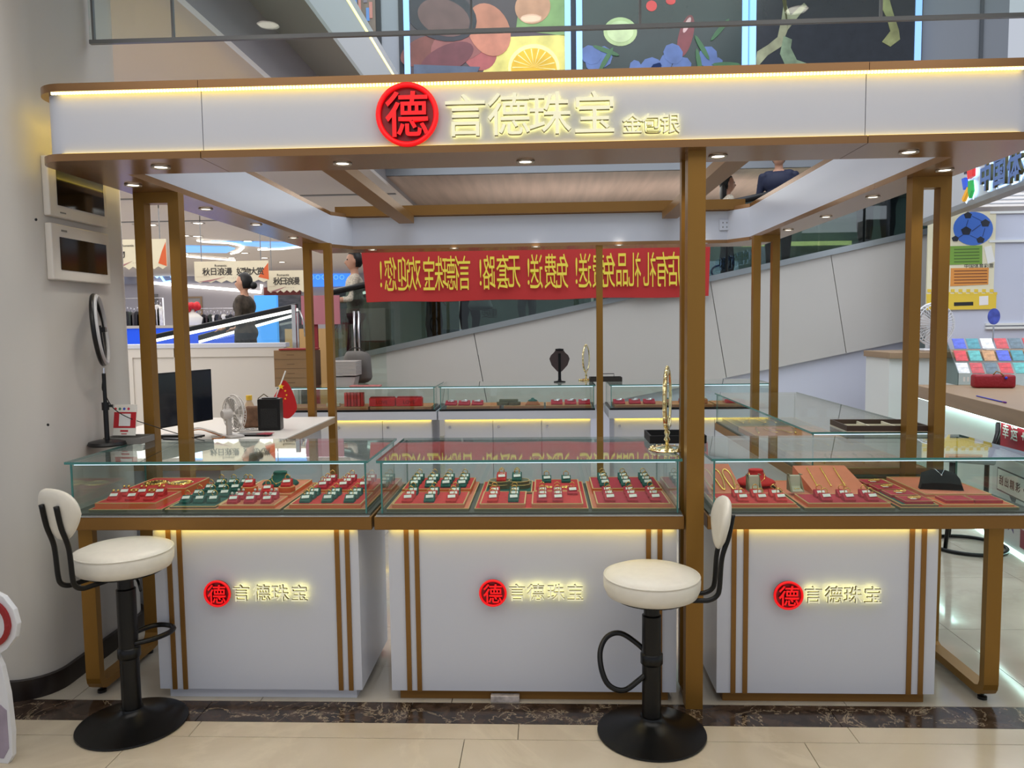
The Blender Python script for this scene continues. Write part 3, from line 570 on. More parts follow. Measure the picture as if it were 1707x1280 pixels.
# right counter
def slope(t, x0, x1, y0, y1, z, h, mt):
    o = thing('necklace_board', t, 'display board', ((x0+x1)/2, (y0+y1)/2, z)); w = (x1-x0)/2; d = (y1-y0)/2
    M().extr([(-d, 0), (d, 0), (d, h), (d-.006, h), (-d, .008)], 'x', -w, w, .001).build('velvet_slope', mt, o); return o
def on(o, y, y0, y1, h): d = (y1-y0)/2; return .008+(h-.008)*(y+d)/(2*d)+.0022
t = tray(.690, 1.013, 'left tray of the right counter with necklaces and bust', RED)
z = insert(t, .70, 1.0, 3.125, 3.33, .012, RED, ORNG); grid(.76, .99, 3.14, 3.30, z, ['rr', 'rr', 'rr'], 'left tray of right counter')
o = slope('red sloped board holding gold necklaces in the right counter', .70, .845, 3.34, 3.63, z-.012, .085, BRN)
for i in range(3):
    xx = -.05+i*.045; P = []
    for k in range(21):
        a = -PI/2+PI*2*k/20+PI/2; yy = -.02-.10*math.cos(a); P.append((xx+.016*math.sin(a)*(1-.4*math.cos(a)), yy, on(o, yy, 3.34, 3.63, .085)+.001))
    b = M().tube(P[:-1], .0042, 6, True)
    q = b.build('necklace', YG, None, True, loc=o.location); tag(q, 'gold rope necklace hanging on the red sloped board, %s from left' % ORD[i], 'necklace', 'gold necklaces')
bust('necklace_bust', 'red velvet necklace bust with gold pendants in the right counter', (.945, 3.53, z-.0), RED, 1.0)
t = tray(1.03, 1.385, 'middle tray of the right counter with gold bracelets', BRN)
z = insert(t, 1.045, 1.37, 3.125, 3.30, .014, RED2, ORNG); grid(1.085, 1.36, 3.14, 3.27, z, ['cc', 'cc', 'cc'], 'middle tray of right counter')
o = slope('salmon sloped board holding three gold bracelets in the right counter', 1.14, 1.375, 3.31, 3.63, z-.014, .075, BRN)
for i in range(3):
    xx = -.075+i*.06; P = [(xx-.022*(k/14-.5), .12-.20*k/14, on(o, .12-.20*k/14, 3.31, 3.63, .075)+.001) for k in range(15)]
    b = M().tube(P, .0026, 6)
    for q in P[::1]: b.ball((q[0], q[1], q[2]+.0014), .0038, n=6)
    q = b.build('bracelet', YG, None, True, loc=o.location); tag(q, 'straight gold chain bracelet on the salmon sloped board, %s from left' % ORD[i], 'bracelet', 'gold bracelets')
for i, x in enumerate((.895, 1.07)):
    o = thing('earring_stand', 'cream L-shaped earring stand in the right counter, %s of the pair' % ('left', 'right')[i], 'earring stand', (x, 3.36, ZD+.030), 0, 'cream earring stands')
    o.location.z = ZD+.0275 if i == 0 else ZD+.028
    M().extr([(-.035, 0), (.03, 0), (.03, .062), (.022, .066), (.012, .064), (.008, .02), (.0, .010), (-.035, .008)], 'x', -.022, .022, .002).build('suede_form', CREAM, o)
    M().extr([(-.033, 0), (.034, 0), (.034, .070), (-.0, .072), (-.0, .069), (.031, .067)], 'x', -.028, -.0222).extr([(-.033, 0), (.034, 0), (.034, .070), (0, .072), (0, .069), (.031, .067)], 'x', .0222, .028).build('side_cheek', mat('olive_suede', (140, 132, 104), .8), o)
    M().ring((-.006, -.018, .0135), .0045, .001, 'z', 10, 4).ring((.006, -.018, .0135), .0045, .001, 'z', 10, 4).build('earrings', YG, o, True)
t = tray(1.405, 1.865, 'rightmost tray of the right counter with black bust', RED)
z = insert(t, 1.415, 1.56, 3.13, 3.645, .006, GREEN, OLIVE)
for i in range(4):
    y = 3.19+i*.115; o = thing('bracelet_cushion', 'red cushion with gold bracelet on green felt, %s from the front' % ORD[i], 'bracelet cushion', (1.49-i*.006, y, z), 0, 'bracelet cushions')
    M().box(-.055, .055, -.05, .05, 0, .012, .002).build('cushion', RED2, o); frame(M(), -.055, .055, -.05, .05, .012, .002, .0012).build('gold_rim', TRIM, o)
    M().ring((.0, 0, .016), .024, .0022, 'z', 20, 5, .55).ring((.004, -.004, .021), .021, .0016, 'z', 20, 5, .6).build('bracelet', YG, o, True)
    M().extr([(-.012, -.005), (.012, -.006), (.012, .006), (-.012, .006)], 'z', 0, .0006).build('price_tag', TAG, o, loc=(-.012, -.022, .016))
z = insert(t, 1.575, 1.845, 3.275, 3.645, .016, BRN, BRN)
o = thing('black_necklace_bust', 'black velvet reclining bust with silver pendant in the right counter', 'necklace bust', (1.70, 3.42, z), -.25)
b = M(); R = []
for u, w, zl, zh in ((-.075, .035, .0, .045), (-.05, .055, .0, .07), (-.01, .075, 0, .075), (.04, .085, .0, .055), (.085, .085, 0, .03)):
    R.append([b.b.verts.new(v) for v in ((-w, -u*.75+.0, zl), (-w*.9, -u*.75, zh*.8), (-w*.35, -u*.75, zh), (w*.35, -u*.75, zh), (w*.9, -u*.75, zh*.8), (w, -u*.75, zl))])
for A, C in zip(R, R[1:]):
    for k in range(6): b.b.faces.new((A[k], A[(k+1) % 6], C[(k+1) % 6], C[k]))
b.b.faces.new(R[0]); b.b.faces.new(R[-1]); b.build('bust_form', BLKV, o, 50)
M().tube([(-.03, .05, .073), (-.015, -.0, .079), (.0, -.03, .063), (.004, -.034, .0605), (.02, -.005, .079), (.034, .05, .073)], .0012, 5).build('chain', SILV, o, True); M().ball((.003, -.037, .059), .004, n=8).build('pendant', SILV, o, True)
z = insert(t, 1.575, 1.85, 3.125, 3.265, .006, ORNG, ORNG)
for i, x in enumerate((1.655, 1.77)):
    o = thing('red_cushion', 'empty flat red cushion on the orange insert, %s of the pair' % ('left', 'right')[i], 'cushion', (x, 3.20, z), 0, 'empty red cushions')
    M().box(-.055, .055, -.045, .045, 0, .012, .002).build('cushion', RED2, o); frame(M(), -.055, .055, -.045, .045, .012, .002, .0012).build('gold_rim', TRIM, o)

# ================================================================== STOOLS
def stool(name, label, x, y, rz, zs, foot):
    t = thing(name, label, 'stool', (x, y, 0), rz, None)
    M().lathe([(0, 0), (.200, 0), (.205, .004), (.204, .009), (.16, .018), (.10, .034), (.06, .050), (.044, .062), (.042, .07), (0, .07)], 48).build('base', BLACK, t, 50)
    M().lathe([(0, .06), (.036, .06), (.036, zs-.17), (.030, zs-.165), (.028, zs-.09), (0, zs-.09)], 24).build('column', BLACK, t, 40)
    M().lathe([(0, zs-.092), (.15, zs-.092), (.168, zs-.084), (.178, zs-.06), (.18, zs-.03), (.172, zs-.012), (.15, zs-.002), (.09, zs+.003), (0, zs+.004)], 48).build('seat', LEATHER, t, True)
    M().ring((0, 0, zs-.016), .176, .0035, 'z', 48, 6).build('piping', LEATHER, bpy.data.objects[[c.name for c in t.children if c.name.startswith('seat')][0]], True)
    M().lathe([(0, zs-.1), (.14, zs-.1), (.14, zs-.091), (0, zs-.091)], 32).build('seat_plate', BLACK, t)
    for s in (-1, 1):
        yy = s*.04; P = [(.05, yy, zs-.1), (.17, yy, zs-.1), (.205, yy, zs-.098), (.232, yy, zs-.082), (.242, yy, zs-.05), (.250, yy, zs+.06), (.274, yy, zs+.14), (.288, yy, zs+.22)]
        M().smooth(P, .0095, 8).build('back_tube', BLACK, t, True)
    b = M(); R = []                                        # padded teardrop back, narrower below
    for a in (-90, -70, -45, -20, 0, 20, 45, 70, 90):
        sc = max(.02, math.cos(math.radians(a))**.45); row = []
        for k in range(32):
            th = 2*PI*k/32; cz, sz = math.cos(th), math.sin(th); cz = math.copysign(abs(cz)**.8, cz); sz = math.copysign(abs(sz)**.8, sz)
            w = .108*(1 if sz > 0 else 1+.42*sz); yy = w*cz*sc; zz = .19+(.088 if sz > 0 else .105)*sz*sc
            row.append(b.b.verts.new((.245+.019*math.sin(math.radians(a))+(zz-.1)*.16-1.2*yy*yy, yy, zs+zz)))
        R.append(row)
    for A, C in zip(R, R[1:]):
        for k in range(32): b.b.faces.new((A[k], A[(k+1) % 32], C[(k+1) % 32], C[k]))
    b.b.faces.new(R[0]); b.b.faces.new(R[-1]); b.build('backrest', LEATHER, t, True)
    b = M()
    if foot == 'flat': P = [(-.0, -.03, .33), (-.06, -.06, .33), (-.13, -.065, .33), (-.175, -.045, .33), (-.19, 0, .33), (-.175, .045, .33), (-.13, .065, .33), (-.06, .06, .33), (0, .03, .33)]
    else: P = [(-.0, -.0, .25), (-.05, -.02, .215), (-.11, -.05, .19), (-.165, -.05, .21), (-.19, -.02, .26), (-.19, .02, .315), (-.16, .05, .355), (-.11, .055, .365), (-.05, .03, .335), (0, .01, .29)]
    q = b.smooth(P, .0105, 8).build('footrest', BLACK, t, True); q.rotation_euler = (0, 0, 0)
    M().lathe([(.036, .27), (.042, .275), (.042, .31), (.036, .315)], 20).build('collar', BLACK, t, True)
    M().tube([(.0, .05, zs-.10), (.03, .11, zs-.12), (.045, .14, zs-.145)], .005, 6).build('height_lever', BLACK, t, True)
    return t
stool('bar_stool', 'black bar stool with cream seat in front of the left counter', -1.638, 2.895, math.radians(247), .715, 'flat')
stool('bar_stool', 'black bar stool with cream seat beside the centre post', .388, 2.865, math.radians(0), .628, 'tilt')
# ================================================================== LEFT COLUMN FITTINGS
p = at(8, 1272, Z=0); t = thing('cutout_standee', 'white-edged printed cutout board cut off by the left picture edge', 'standee', (p.x-.02, p.y, 0), math.radians(-8))
OUT = [(-.22, 0), (.035, 0), (.055, .03), (.06, .12), (.052, .26), (.035, .36), (.012, .40), (.06, .425), (.098, .47), (.11, .52), (.098, .57), (.06, .615), (.012, .635), (-.0, .64), (-.02, .68), (-.005, .72), (-.01, .78), (-.04, .82), (-.14, .84), (-.22, .82)]
M().extr(OUT, 'y', 0, .02, .002).build('board', mat('board_white', (225, 226, 230), .4), t)
M().ring((-.0, -.003, .52), .078, .013, 'y', 28, 4, 1.0).build('printed_ring', mat('print_dark_red', (150, 30, 34), .4), t)
M().extr([(-.2, .02), (.02, .02), (.045, .06), (.045, .2), (.02, .22), (-.2, .2)], 'y', -.002, 0).build('printed_patch', mat('print_mauve', (160, 148, 165), .5, noise=.2, nscale=9), t)
M().extr([(-.2, .26), (.01, .27), (.02, .31), (.0, .38), (-.2, .4)], 'y', -.002, 0).build('printed_patch', mat('print_red_white', (170, 60, 60), .5, noise=.5, nscale=12), t)
for i, (z0, z1, a) in enumerate(((2.035, 2.285, 'upper'), (1.765, 2.005, 'lower'))):
    t = thing('wall_display_box', 'white wall box with dark screen on the column, %s of two' % a, 'wall box', (-2.115, 3.475, z0), 0, 'wall display boxes')
    h = z1-z0; M().box(0, .03, -.22, .22, 0, h, .006).build('casing', WHT2, t); M().box(.03, .032, -.165, .19, .05 if i == 0 else .045, h-.015 if i == 0 else h-.055).build('screen', mat('black_glass', (10, 9, 10), .12), t)
    M().box(.03, .0312, -.15, -.11, .018 if i == 0 else h-.03, .024 if i == 0 else h-.022).build('indicator_mark', mat('mark_grey', (120, 118, 115)), t)
screws = M()
o = tag(M().lathe([(0, 0), (.006, 0), (.004, .003), (0, .004)], 12).build('wall_screw', BLKP, None, loc=at(60, 366, Y=3.079), rot=(PI/2, 0, 0)), 'small black screw head on the white column, upper', 'screw')
o = tag(M().lathe([(0, 0), (.006, 0), (.004, .003), (0, .004)], 12).build('wall_screw', BLKP, None, loc=at(80, 708, Y=3.079), rot=(PI/2, 0, 0)), 'small black screw head on the white column, lower', 'screw')
# ring light
t = thing('ring_light', 'black desk ring light on a round base at the left counter end', 'ring light', at(175, 742, Z=1.013)+Vector((.012, 0, 0)))
M().lathe([(0, 0), (.08, 0), (.084, .006), (.078, .018), (.05, .024), (0, .026)], 32).build('base', BLKP, t, 50)
M().lathe([(0, .02), (.011, .02), (.011, .2), (.0, .2)], 14).build('lower_pole', BLKP, t, 40); M().lathe([(0, .19), (.0085, .19), (.0085, .335), (0, .335)], 14).build('upper_pole', BLKP, t, 40)
M().lathe([(0, .165), (.016, .165), (.016, .2), (0, .2)], 14).box(.012, .034, -.006, .006, .178, .19).build('clamp', BLKP, t)
M().lathe([(0, .335), (.005, .335), (.005, .36), (0, .36)], 10).build('ball_joint', SILV, t)
h = thing('tmp', '', ''); 
for k in ('label', 'category'): del h[k]
h.name = 'ring_head'; h.parent = t; h.location = (-.012, 0, .535); h.rotation_euler = (0, math.radians(-5), math.radians(23))
M().ring((0, 0, 0), .158, .011, 'x', 48, 10).build('ring_shell', BLKP, h, True); M().ring((.012, 0, 0), .155, .009, 'x', 48, 8).build('ring_diffuser', mat('diffuser', (190, 190, 192), .4), h, True)
M().box(.012, .03, -.03, .03, -.012, .012, .003).box(.004, .012, -.012, .012, -.15, .02).build('phone_holder', BLKP, h)
M().smooth([(0, 0, .33), (-.008, -.005, .27), (.0, .0, .24), (.02, .03, .17), (.06, .08, .12), (.12, .14, .08), (.22, .2, .03), (.35, .25, -.02)], .0022, 5).build('cable', BLKP, t, True)
# acrylic payment sign in a grey box
t = thing('payment_sign', 'small red and white payment sign card on the left counter', 'sign', at(207, 733, Y=3.60), math.radians(-4))
t.location.z = 1.046
b = M().box(-.056, .056, 0, .006, 0, .148, .001).build('card', TAG, t); b.rotation_euler = (-.18, 0, 0)
for n_, a, c, z0, z1, mt in (('red_band', -.056, .056, .036, .112, mat('print_red', (188, 34, 44), .4)), ('white_square', -.029, .029, .045, .104, mat('print_white', (236, 236, 236), .4))):
    q = M().box(a, c, -.0008 if n_ == 'red_band' else -.0014, 0, z0, z1).build(n_, mt, t); q.rotation_euler = (-.18, 0, 0)
for i, c in enumerate(((200, 40, 50), (60, 130, 110), (60, 90, 190), (200, 50, 80))):
    q = M().lathe([(0, 0), (.0065, 0), (.0065, .001), (0, .001)], 12).build('printed_icon', mat('icon%d' % i, c), t, loc=(-.033+i*.022, .022-.0255, .128)); q.rotation_euler = (PI/2-.18, 0, 0)
q = M().box(-.02, .02, -.001, 0, .018, .026).box(-.014, .014, -.001, 0, .006, .010).build('printed_line', MATS['print_red'], t); q.rotation_euler = (-.18, 0, 0)
t = thing('acrylic_box', 'grey open acrylic box under the payment sign on the counter', 'box', (-1.985, 3.60, 1.013), 0)
GA = mat('grey_acrylic', (128, 126, 122), .25)
M().box(-.09, .09, -.06, .07, 0, .003).build('bottom', GA, t)
for n_, a in (('side', (-.09, -.087, -.06, .07, .003, .03)), ('side', (.087, .09, -.06, .07, .003, .03)), ('side', (-.087, .087, -.06, -.057, .003, .03)), ('side', (-.087, .087, .067, .07, .003, .03))): M().box(*a).build(n_, GA, t)
# ================================================================== THINGS ON THE FRONT COUNTERS
def openbox(name, label, cat, p, w, d, h, mt, rz=0, fl=None, th=.008, div=None):
    t = thing(name, label, cat, p, rz); M().box(-w, w, -d, d, 0, .004).build('bottom', fl or mt, t)
    for a in ((-w, w, -d, -d+th, .004, h), (-w, w, d-th, d, .004, h), (-w, -w+th, -d+th, d-th, .004, h), (w-th, w, -d+th, d-th, .004, h)): M().box(*a).build('side', mt, t)
    return t
def mirror(name, label, p, rz, H=.30, s=1):
    YG = mat('pale_polished_gold', (236, 222, 168), .16, 1)
    t = thing(name, label, 'mirror', p, rz); b = M().lathe([(0, 0), (.072*s, 0), (.074*s, .004), (.055*s, .012), (.03*s, .018), (.012*s, .022), (0, .022)], 32); 
    b.build('base', YG, t, 40); b = M()
    for k in range(16): a = k*PI/8; b.ball((.062*s*math.cos(a), .062*s*math.sin(a), .009), .006*s, n=6)
    b.build('base_ornament', YG, t, True)
    M().lathe([(0, .02), (.008*s, .02), (.006*s, .035), (.013*s, .045), (.007*s, .06), (.012*s, .075), (.005*s, .09), (0, .09)], 14).build('stem', YG, t, True)
    z = .09+.115*s; M().ring((0, 0, z), .105*s, .009*s, 'y', 40, 8, 1.12).build('mirror_frame', YG, t, True)
    b = M()
    for k in range(24): a = k*PI/12; b.ball((.112*s*math.cos(a), 0, z+.125*s*math.sin(a)), .0075*s, n=6)
    b.build('frame_ornament', YG, t, True)
    b = M().lathe([(0, -.003), (.1*s, -.003), (.1*s, .003), (0, .003)], 40, sy=1.12); q = b.build('mirror_glass', mat('mirror_glass', (225, 225, 228), .02, 1), t, loc=(0, 0, z)); q.rotation_euler = (PI/2, 0, 0)
    for c in t.children:
        if c.name.startswith(('mirror_glass', 'mirror_frame', 'frame_ornament')): c.rotation_euler.x += -.0
    return t
mirror('table_mirror', 'ornate gold table mirror on the middle counter seen edge-on', at(1112, 750, Z=1.013), math.radians(76), s=1.08)
openbox('display_tray', 'empty black velvet tray behind the gold mirror', 'tray', (.585, 3.56, 1.013), .125, .10, .035, BLKV)
t = openbox('compartment_tray', 'dark brown tray with cream compartments on the right counter', 'tray', (1.64, 3.905, 1.013), .19, .13, .03, mat('walnut', (62, 44, 32), .5), math.radians(-3), CREAM)
for a in (-.06, .06): M().box(a-.003, a+.003, -.12, .12, .004, .022).build('divider', CREAM, t)
M().box(-.18, .18, -.003, .003, .004, .022).build('divider', CREAM, t)
# ================================================================== SERVICE DESK
t = thing('service_desk', 'white service desk with wood edge behind the left counter', 'desk', (-2.25, 5.0, 0))
DT = .85
B(M().box(-2.95, -1.645, 4.0, 5.98, DT-.008, DT), 'desk_top', WHT2, t); B(M().box(-1.70, -1.645, 4.0, 5.98, DT-.05, DT-.008).box(-2.95, -1.70, 5.93, 5.98, DT-.05, DT-.008).box(-2.95, -1.70, 4.0, 4.05, DT-.05, DT-.008), 'wood_edge', OAK, t); B(M().box(-2.9, -1.74, 4.05, 5.92, 0, DT-.02), 'desk_body', WHITE, t)
def D(px, py, **k): return at(px, py, Z=DT+.001)
a = at(268, 735, Y=4.66); c = at(347, 722, Y=5.06)
mx_ = thing('monitor', 'dark flat monitor turned sideways on the service desk', 'monitor', ((a.x+c.x)/2, (a.y+c.y)/2, DT), math.atan2(c.y-a.y, c.x-a.x))
M().box(-.10, .10, -.07, .09, 0, .012, .003).build('stand_base', BLKP, mx_); M().box(-.02, .02, .01, .03, .012, .12).build('stand_neck', BLKP, mx_)
M().box(-.25, .25, -.012, .012, .09, .43, .004).build('casing', BLKP, mx_); M().box(-.243, .243, -.0135, -.012, .10, .423).build('screen', SCREEN, mx_)
def fan(name, label, p, rz, R, mt, hub, tilt=0, cage=24):
    t = thing(name, label, 'fan', p, rz); zc = R*1.28
    M().box(-R*.6, R*.6, -R*.35, R*.5, 0, R*.12, R*.05).build('base', mt, t); M().box(-R*.12, R*.12, R*.1, R*.35, R*.1, zc*.9, R*.03).build('stand', mt, t)
    M().ball((0, R*.42, zc), R*.3, n=14).lathe([(0, 0), (0, 0)], 3) if 0 else None
    q = M().lathe([(0, -R*.5), (R*.2, -R*.5), (R*.27, -R*.4), (R*.27, R*.0), (0, 0)], 20).build('motor_housing', mt, t, 40, loc=(0, R*.1, zc)); q.rotation_euler = (PI/2, 0, 0)
    M().ring((0, -R*.1, zc), R, R*.045, 'y', 40, 8).ring((0, -R*.3, zc), R*.93, R*.02, 'y', 40, 6).ring((0, .1*R, zc), R*.9, R*.02, 'y', 40, 6).build('cage_rim', mt, t, True)
    b = M()
    for k in range(cage):
        u, w = math.cos(2*PI*k/cage), math.sin(2*PI*k/cage)
        b.tube([(R*.2*u, -R*.42, zc+R*.2*w), (R*.7*u, -R*.4, zc+R*.7*w), (R*.93*u, -R*.3, zc+R*.93*w), (R*u, -R*.1, zc+R*w), (R*.9*u, R*.1, zc+R*.9*w), (R*.4*u, R*.22, zc+R*.4*w)], R*.014, 4)
    b.build('cage_wires', mt, t)
    q = M().lathe([(0, -.01*R), (R*.22, -.01*R), (R*.2, .05*R), (0, .06*R)], 20).build('hub_cap', hub, t, 40, loc=(0, -R*.42, zc)); q.rotation_euler = (PI/2, 0, 0)
    for k in range(4):
        a = k*PI/2+.3; q = M().extr([(R*.1, -R*.08), (R*.78, -R*.3), (R*.86, 0), (R*.7, R*.26), (R*.1, R*.1)], 'y', -.002, .002).build('blade', hub, t, loc=(0, -R*.1, zc)); q.rotation_euler = (0, a, .25)
    return t
FW = mat('fan_white', (214, 208, 202), .4)
fan('desk_fan', 'small white desk fan facing right on the service desk', D(389, 728), math.radians(140), .118, FW, mat('fan_grey', (190, 186, 180), .4))
p = D(452, 716); t = thing('black_speaker_box', 'black upright plastic box beside the small red flag', 'box', p, .1); s_ = 4.9/1300
M().box(-.075, .075, -.05, .05, 0, .215, .006).build('casing', BLKP, t); M().box(-.055, .055, -.053, -.05, .02, .15).build('front_grille', mat('mesh_black', (30, 30, 30), .7, bump=.5, nscale=200), t); M().box(-.05, .05, -.03, .03, .215, .222, .002).build('top_handle', BLKP, t)
p = D(452, 706); t = thing('table_flag', 'small red national flag with yellow stars on a slanted stick', 'flag', (p.x, p.y, DT), 0)
a = at(450, 690, Y=p.y)-Vector(p); b_ = at(476, 618, Y=p.y)-Vector(p); M().tube([(a.x-.02, 0, .004), a, b_], .005, 8).build('stick', mat('stick_white', (220, 216, 208), .4), t, True)
def FP(px, py): v = at(px, py, Y=p.y)-Vector((p.x, p.y, DT)); return (v.x, v.z)
b = M(); e0 = [(472, 629), (466, 642), (458, 656), (452, 668)]; e1 = [(484, 640), (482, 664), (476, 682), (464, 694)]; e2 = [(499, 680), (494, 688), (488, 694), (480, 700)]
G = []
for r in (e0, e1, e2): G.append([FP(*q) for q in r])
vs = [[b.b.verts.new((q[0], .012*math.sin(j*1.3+i*1.7)-.004, q[1])) for j, q in enumerate(r)] for i, r in enumerate(G)]
for i in range(2):
    for j in range(3): b.b.faces.new((vs[i][j], vs[i+1][j], vs[i+1][j+1], vs[i][j+1]))
q = b.build('flag_cloth', mat('flag_red', (200, 24, 28), .7), t, True); md = q.modifiers.new('thick', 'SOLIDIFY'); md.thickness = .002; md = q.modifiers.new('sub', 'SUBSURF'); md.levels = md.render_levels = 2
SY = mat('star_yellow', (240, 200, 40), .6, em=(240, 200, 40), es=.15)
for i, (px, py, r) in enumerate(((470, 644, 5.5), (477, 651, 2), (479, 658, 2), (477, 664, 2), (472, 668, 2))):
    c = FP(px, py); r = r*p.y/F; b = M().extr([(c[0]+(r if k % 2 == 0 else r*.4)*math.sin(k*PI/5+.3*i), c[1]+(r if k % 2 == 0 else r*.4)*math.cos(k*PI/5+.3*i)) for k in range(10)], 'y', -.021, -.019); b.build('star', SY, t)
p = D(423, 712); t = thing('brown_pouch', 'brown patterned pouch standing between the fan and black box', 'bag', p, .1)
b = M().box(-.07, .07, -.045, .045, 0, .15, .02); 
for v in b.b.verts: v.co.x *= 1-.25*(v.co.z/.15)**2; v.co.y *= 1-.5*(v.co.z/.15)
b.build('pouch_body', mat('pouch_brown', (120, 88, 66), .8, noise=.35, nscale=25), t, 50); M().tube([(.05, .02, .14), (.03, .03, .2), (.07, .03, .23), (.11, .03, .2)], .004, 6).build('strap', mat('strap_olive', (80, 66, 30), .8), t, True)
p = D(408, 706); t = thing('yellow_bottle', 'pale bottle with a yellow cap behind the desk fan', 'bottle', (p.x, p.y+.1, DT), 0)
M().lathe([(0, 0), (.034, 0), (.036, .01), (.036, .12), (.02, .155), (.02, .165), (0, .165)], 20).build('bottle_body', mat('bottle_pale', (196, 170, 140), .3), t, 50); M().lathe([(0, .165), (.022, .165), (.022, .2), (0, .202)], 20).build('cap', mat('cap_yellow', (220, 180, 50), .4), t, 40)
p = D(418, 716); t = thing('calculator', 'white calculator with grey display on the service desk', 'calculator', (p.x, p.y-.06, DT), .5)
q = M().box(-.06, .06, -.045, .045, 0, .014, .003).build('case', FW, t); M().box(-.045, .0, .0, .03, .0145, .0155).build('display', mat('lcd', (90, 96, 90), .3), t)
for i in range(6): M().box(-.045+(i % 3)*.032, -.022+(i % 3)*.032, -.036+(i//3)*.018, -.022+(i//3)*.018, .014, .017).build('key', mat('key_grey', (150, 150, 150), .5), t)
p = D(428, 724); t = thing('notebook', 'black notebook with a red corner on the service desk', 'notebook', (p.x, p.y-.04, DT), -.1)
M().box(-.12, .10, -.05, .05, 0, .012, .002).build('cover', BLKP, t); M().extr([(.03, -.04), (.13, -.05), (.12, .04), (.05, .05)], 'z', .0122, .014).build('red_card', mat('card_red', (150, 30, 50), .5), t)
for i, (c, dz) in enumerate((((220, 215, 205), 0), ((200, 196, 190), .006), ((190, 120, 60), .003))):
    a = D(300, 722+i*2); o = a; tag(M().smooth([(0, 0, .006+dz), (.1, .05, .03+dz), (.22, -.02, .02), (.3, -.08, .008), (.36, -.15, .006), (.30, -.2, .006)], .004, 6).build('cable', mat('cable%d' % i, c, .5), None, True, loc=a), '%s cable lying behind the monitor on the service desk' % ('thick white', 'thin grey', 'orange')[i], 'cable')
t = thing('cable_clutter', 'flat black adapter box under the cables near the left posts', 'adapter', D(300, 726)); M().box(-.06, .06, -.03, .03, 0, .025, .004).build('adapter_body', BLKP, t); M().tube([(.06, 0, .012), (.12, .02, .01), (.2, .0, .005)], .003, 6).build('lead', BLKP, t, True); t.location.y -= .12; t.name = 'power_adapter'
# white neighbouring booth panel
a, c = at(206, 575, Y=7.72), at(474, 570, Y=7.72)
t = thing('booth_partition', 'low white panelled booth wall behind the service desk', 'partition', (a.x, 7.72, 0)); Wd = c.x-a.x; H = a.z-.01
M().box(0, Wd, 0, .06, 0, H-.03).build('panel', WHT2, t); M().box(-.02, Wd+.02, -.02, .1, H-.03, H+.015, .004).build('cap_rail', WHITE, t)
for x in (0, .52, Wd-.09): M().box(x, x+.09, -.012, 0, 0, H-.03).build('stile', WHT2, t)
M().box(.09, Wd-.09, -.012, 0, H-.12, H-.03).build('rail', WHT2, t)
M().box(-1.8, 0, .3, .36, 0, H-.06).build('panel', WHT2, t)
# ================================================================== BACK COUNTERS
def back_counter(x0, x1, label, knobs):
    t = thing('back_counter', label, 'display counter', ((x0+x1)/2, 7.2, 0), 0, 'back row glass counters'); P = lambda m, n_, mt: B(m, n_, mt, t)
    P(M().box(x0+.05, x1-.05, 7.0, 7.5, 0, .70), 'cabinet_body', WHITE); P(M().box(x0, x1, 6.95, 7.54, .70, .775), 'apron', WHITE); P(M().box(x0+.01, x1-.01, 6.96, 7.53, .775, ZD), 'shadow_gap', BLKP)
    P(M().box(x0+.05, x1-.05, 6.965, 6.985, .698, .6995), 'led_strip', LEDF)
    n = 3; w = (x1-x0-.1)/n
    for i in range(n):
        P(M().box(x0+.05+i*w+.003, x0+.05+(i+1)*w-.003, 6.985, 7.0, .06, .69), 'door', WHITE)
        d = [c for c in t.children if c.name.startswith('door')][-1]
        k = M().lathe([(0, 0), (.011, 0), (.011, .006), (0, .007)], 12).build('door_lock', SILV, d, loc=(x0+.05+i*w+.05, 6.985, .63)); k.rotation_euler = (PI/2, 0, 0)
    glasscase(t, x0+.02, x1-.02, 6.96, 7.53, ZD, 1.003); return t
back_counter(-2.44, -.985, 'back row glass counter on the left below the cartons', 0)
back_counter(-.97, .45, 'back row glass counter in the middle with drawers and lit edge', 0)
back_counter(.56, 2.0, 'back row glass counter on the right behind the gold mirror', 0)
SB = mat('salmon_edge', (196, 128, 84), .6)
def backtray(x0, x1, label): t = thing('low_tray', label, 'tray', ((x0+x1)/2, 7.15, ZD), 0, 'low trays in the back counters'); B(M().box(x0, x1, 7.0, 7.32, ZD, ZD+.022), 'tray_board', SB, t); B(frame(M(), x0, x1, 7.0, 7.32, ZD+.022, .004, .003), 'gold_rim', TRIM, t); return t
nm = 'left middle right far'.split()
for i, (a, c, lb) in enumerate(((-2.38, -1.62, 'left salmon tray in the left back counter'), (-1.6, -1.04, 'right salmon tray in the left back counter'), (-.90, -.42, 'left salmon tray in the middle back counter'), (-.38, -.02, 'centre salmon tray in the middle back counter'), (.0, .41, 'right salmon tray in the middle back counter'), (.62, 1.08, 'left salmon tray in the right back counter'), (1.10, 1.5, 'centre salmon tray in the right back counter'), (1.52, 1.95, 'right salmon tray in the right back counter'))): backtray(a, c, lb)
zb_ = ZD+.0255
def bblock(px, where, n, col=RED2):
    x = at(px, 670, Y=7.10).x; t = thing('bracelet_pad', 'dark red pad with gold bracelets in the %s back counter, %s from left' % (where, ORD[n]), 'bracelet pad', (x, 7.10, zb_), 0, 'dark red bracelet pads'); M().extr([(-.04, 0), (.04, 0), (.04, .04), (-.04, .012)], 'x', -.052, .052, .002).build('pad', col, t)
    M().ring((0, 0, .036), .03, .0035, 'z', 16, 5, .6).ring((.012, .01, .044), .022, .003, 'z', 14, 5, .5).build('bracelets', SILV, t, True)
for n, px in enumerate((752, 774, 796)): bblock(px, 'middle', n)
for n, px in enumerate((928, 951, 974)): bblock(px, 'middle', n+3)
for n, px in enumerate((1032, 1058, 1082)): bblock(px, 'right', n)
bblock(1142, 'right', 3)
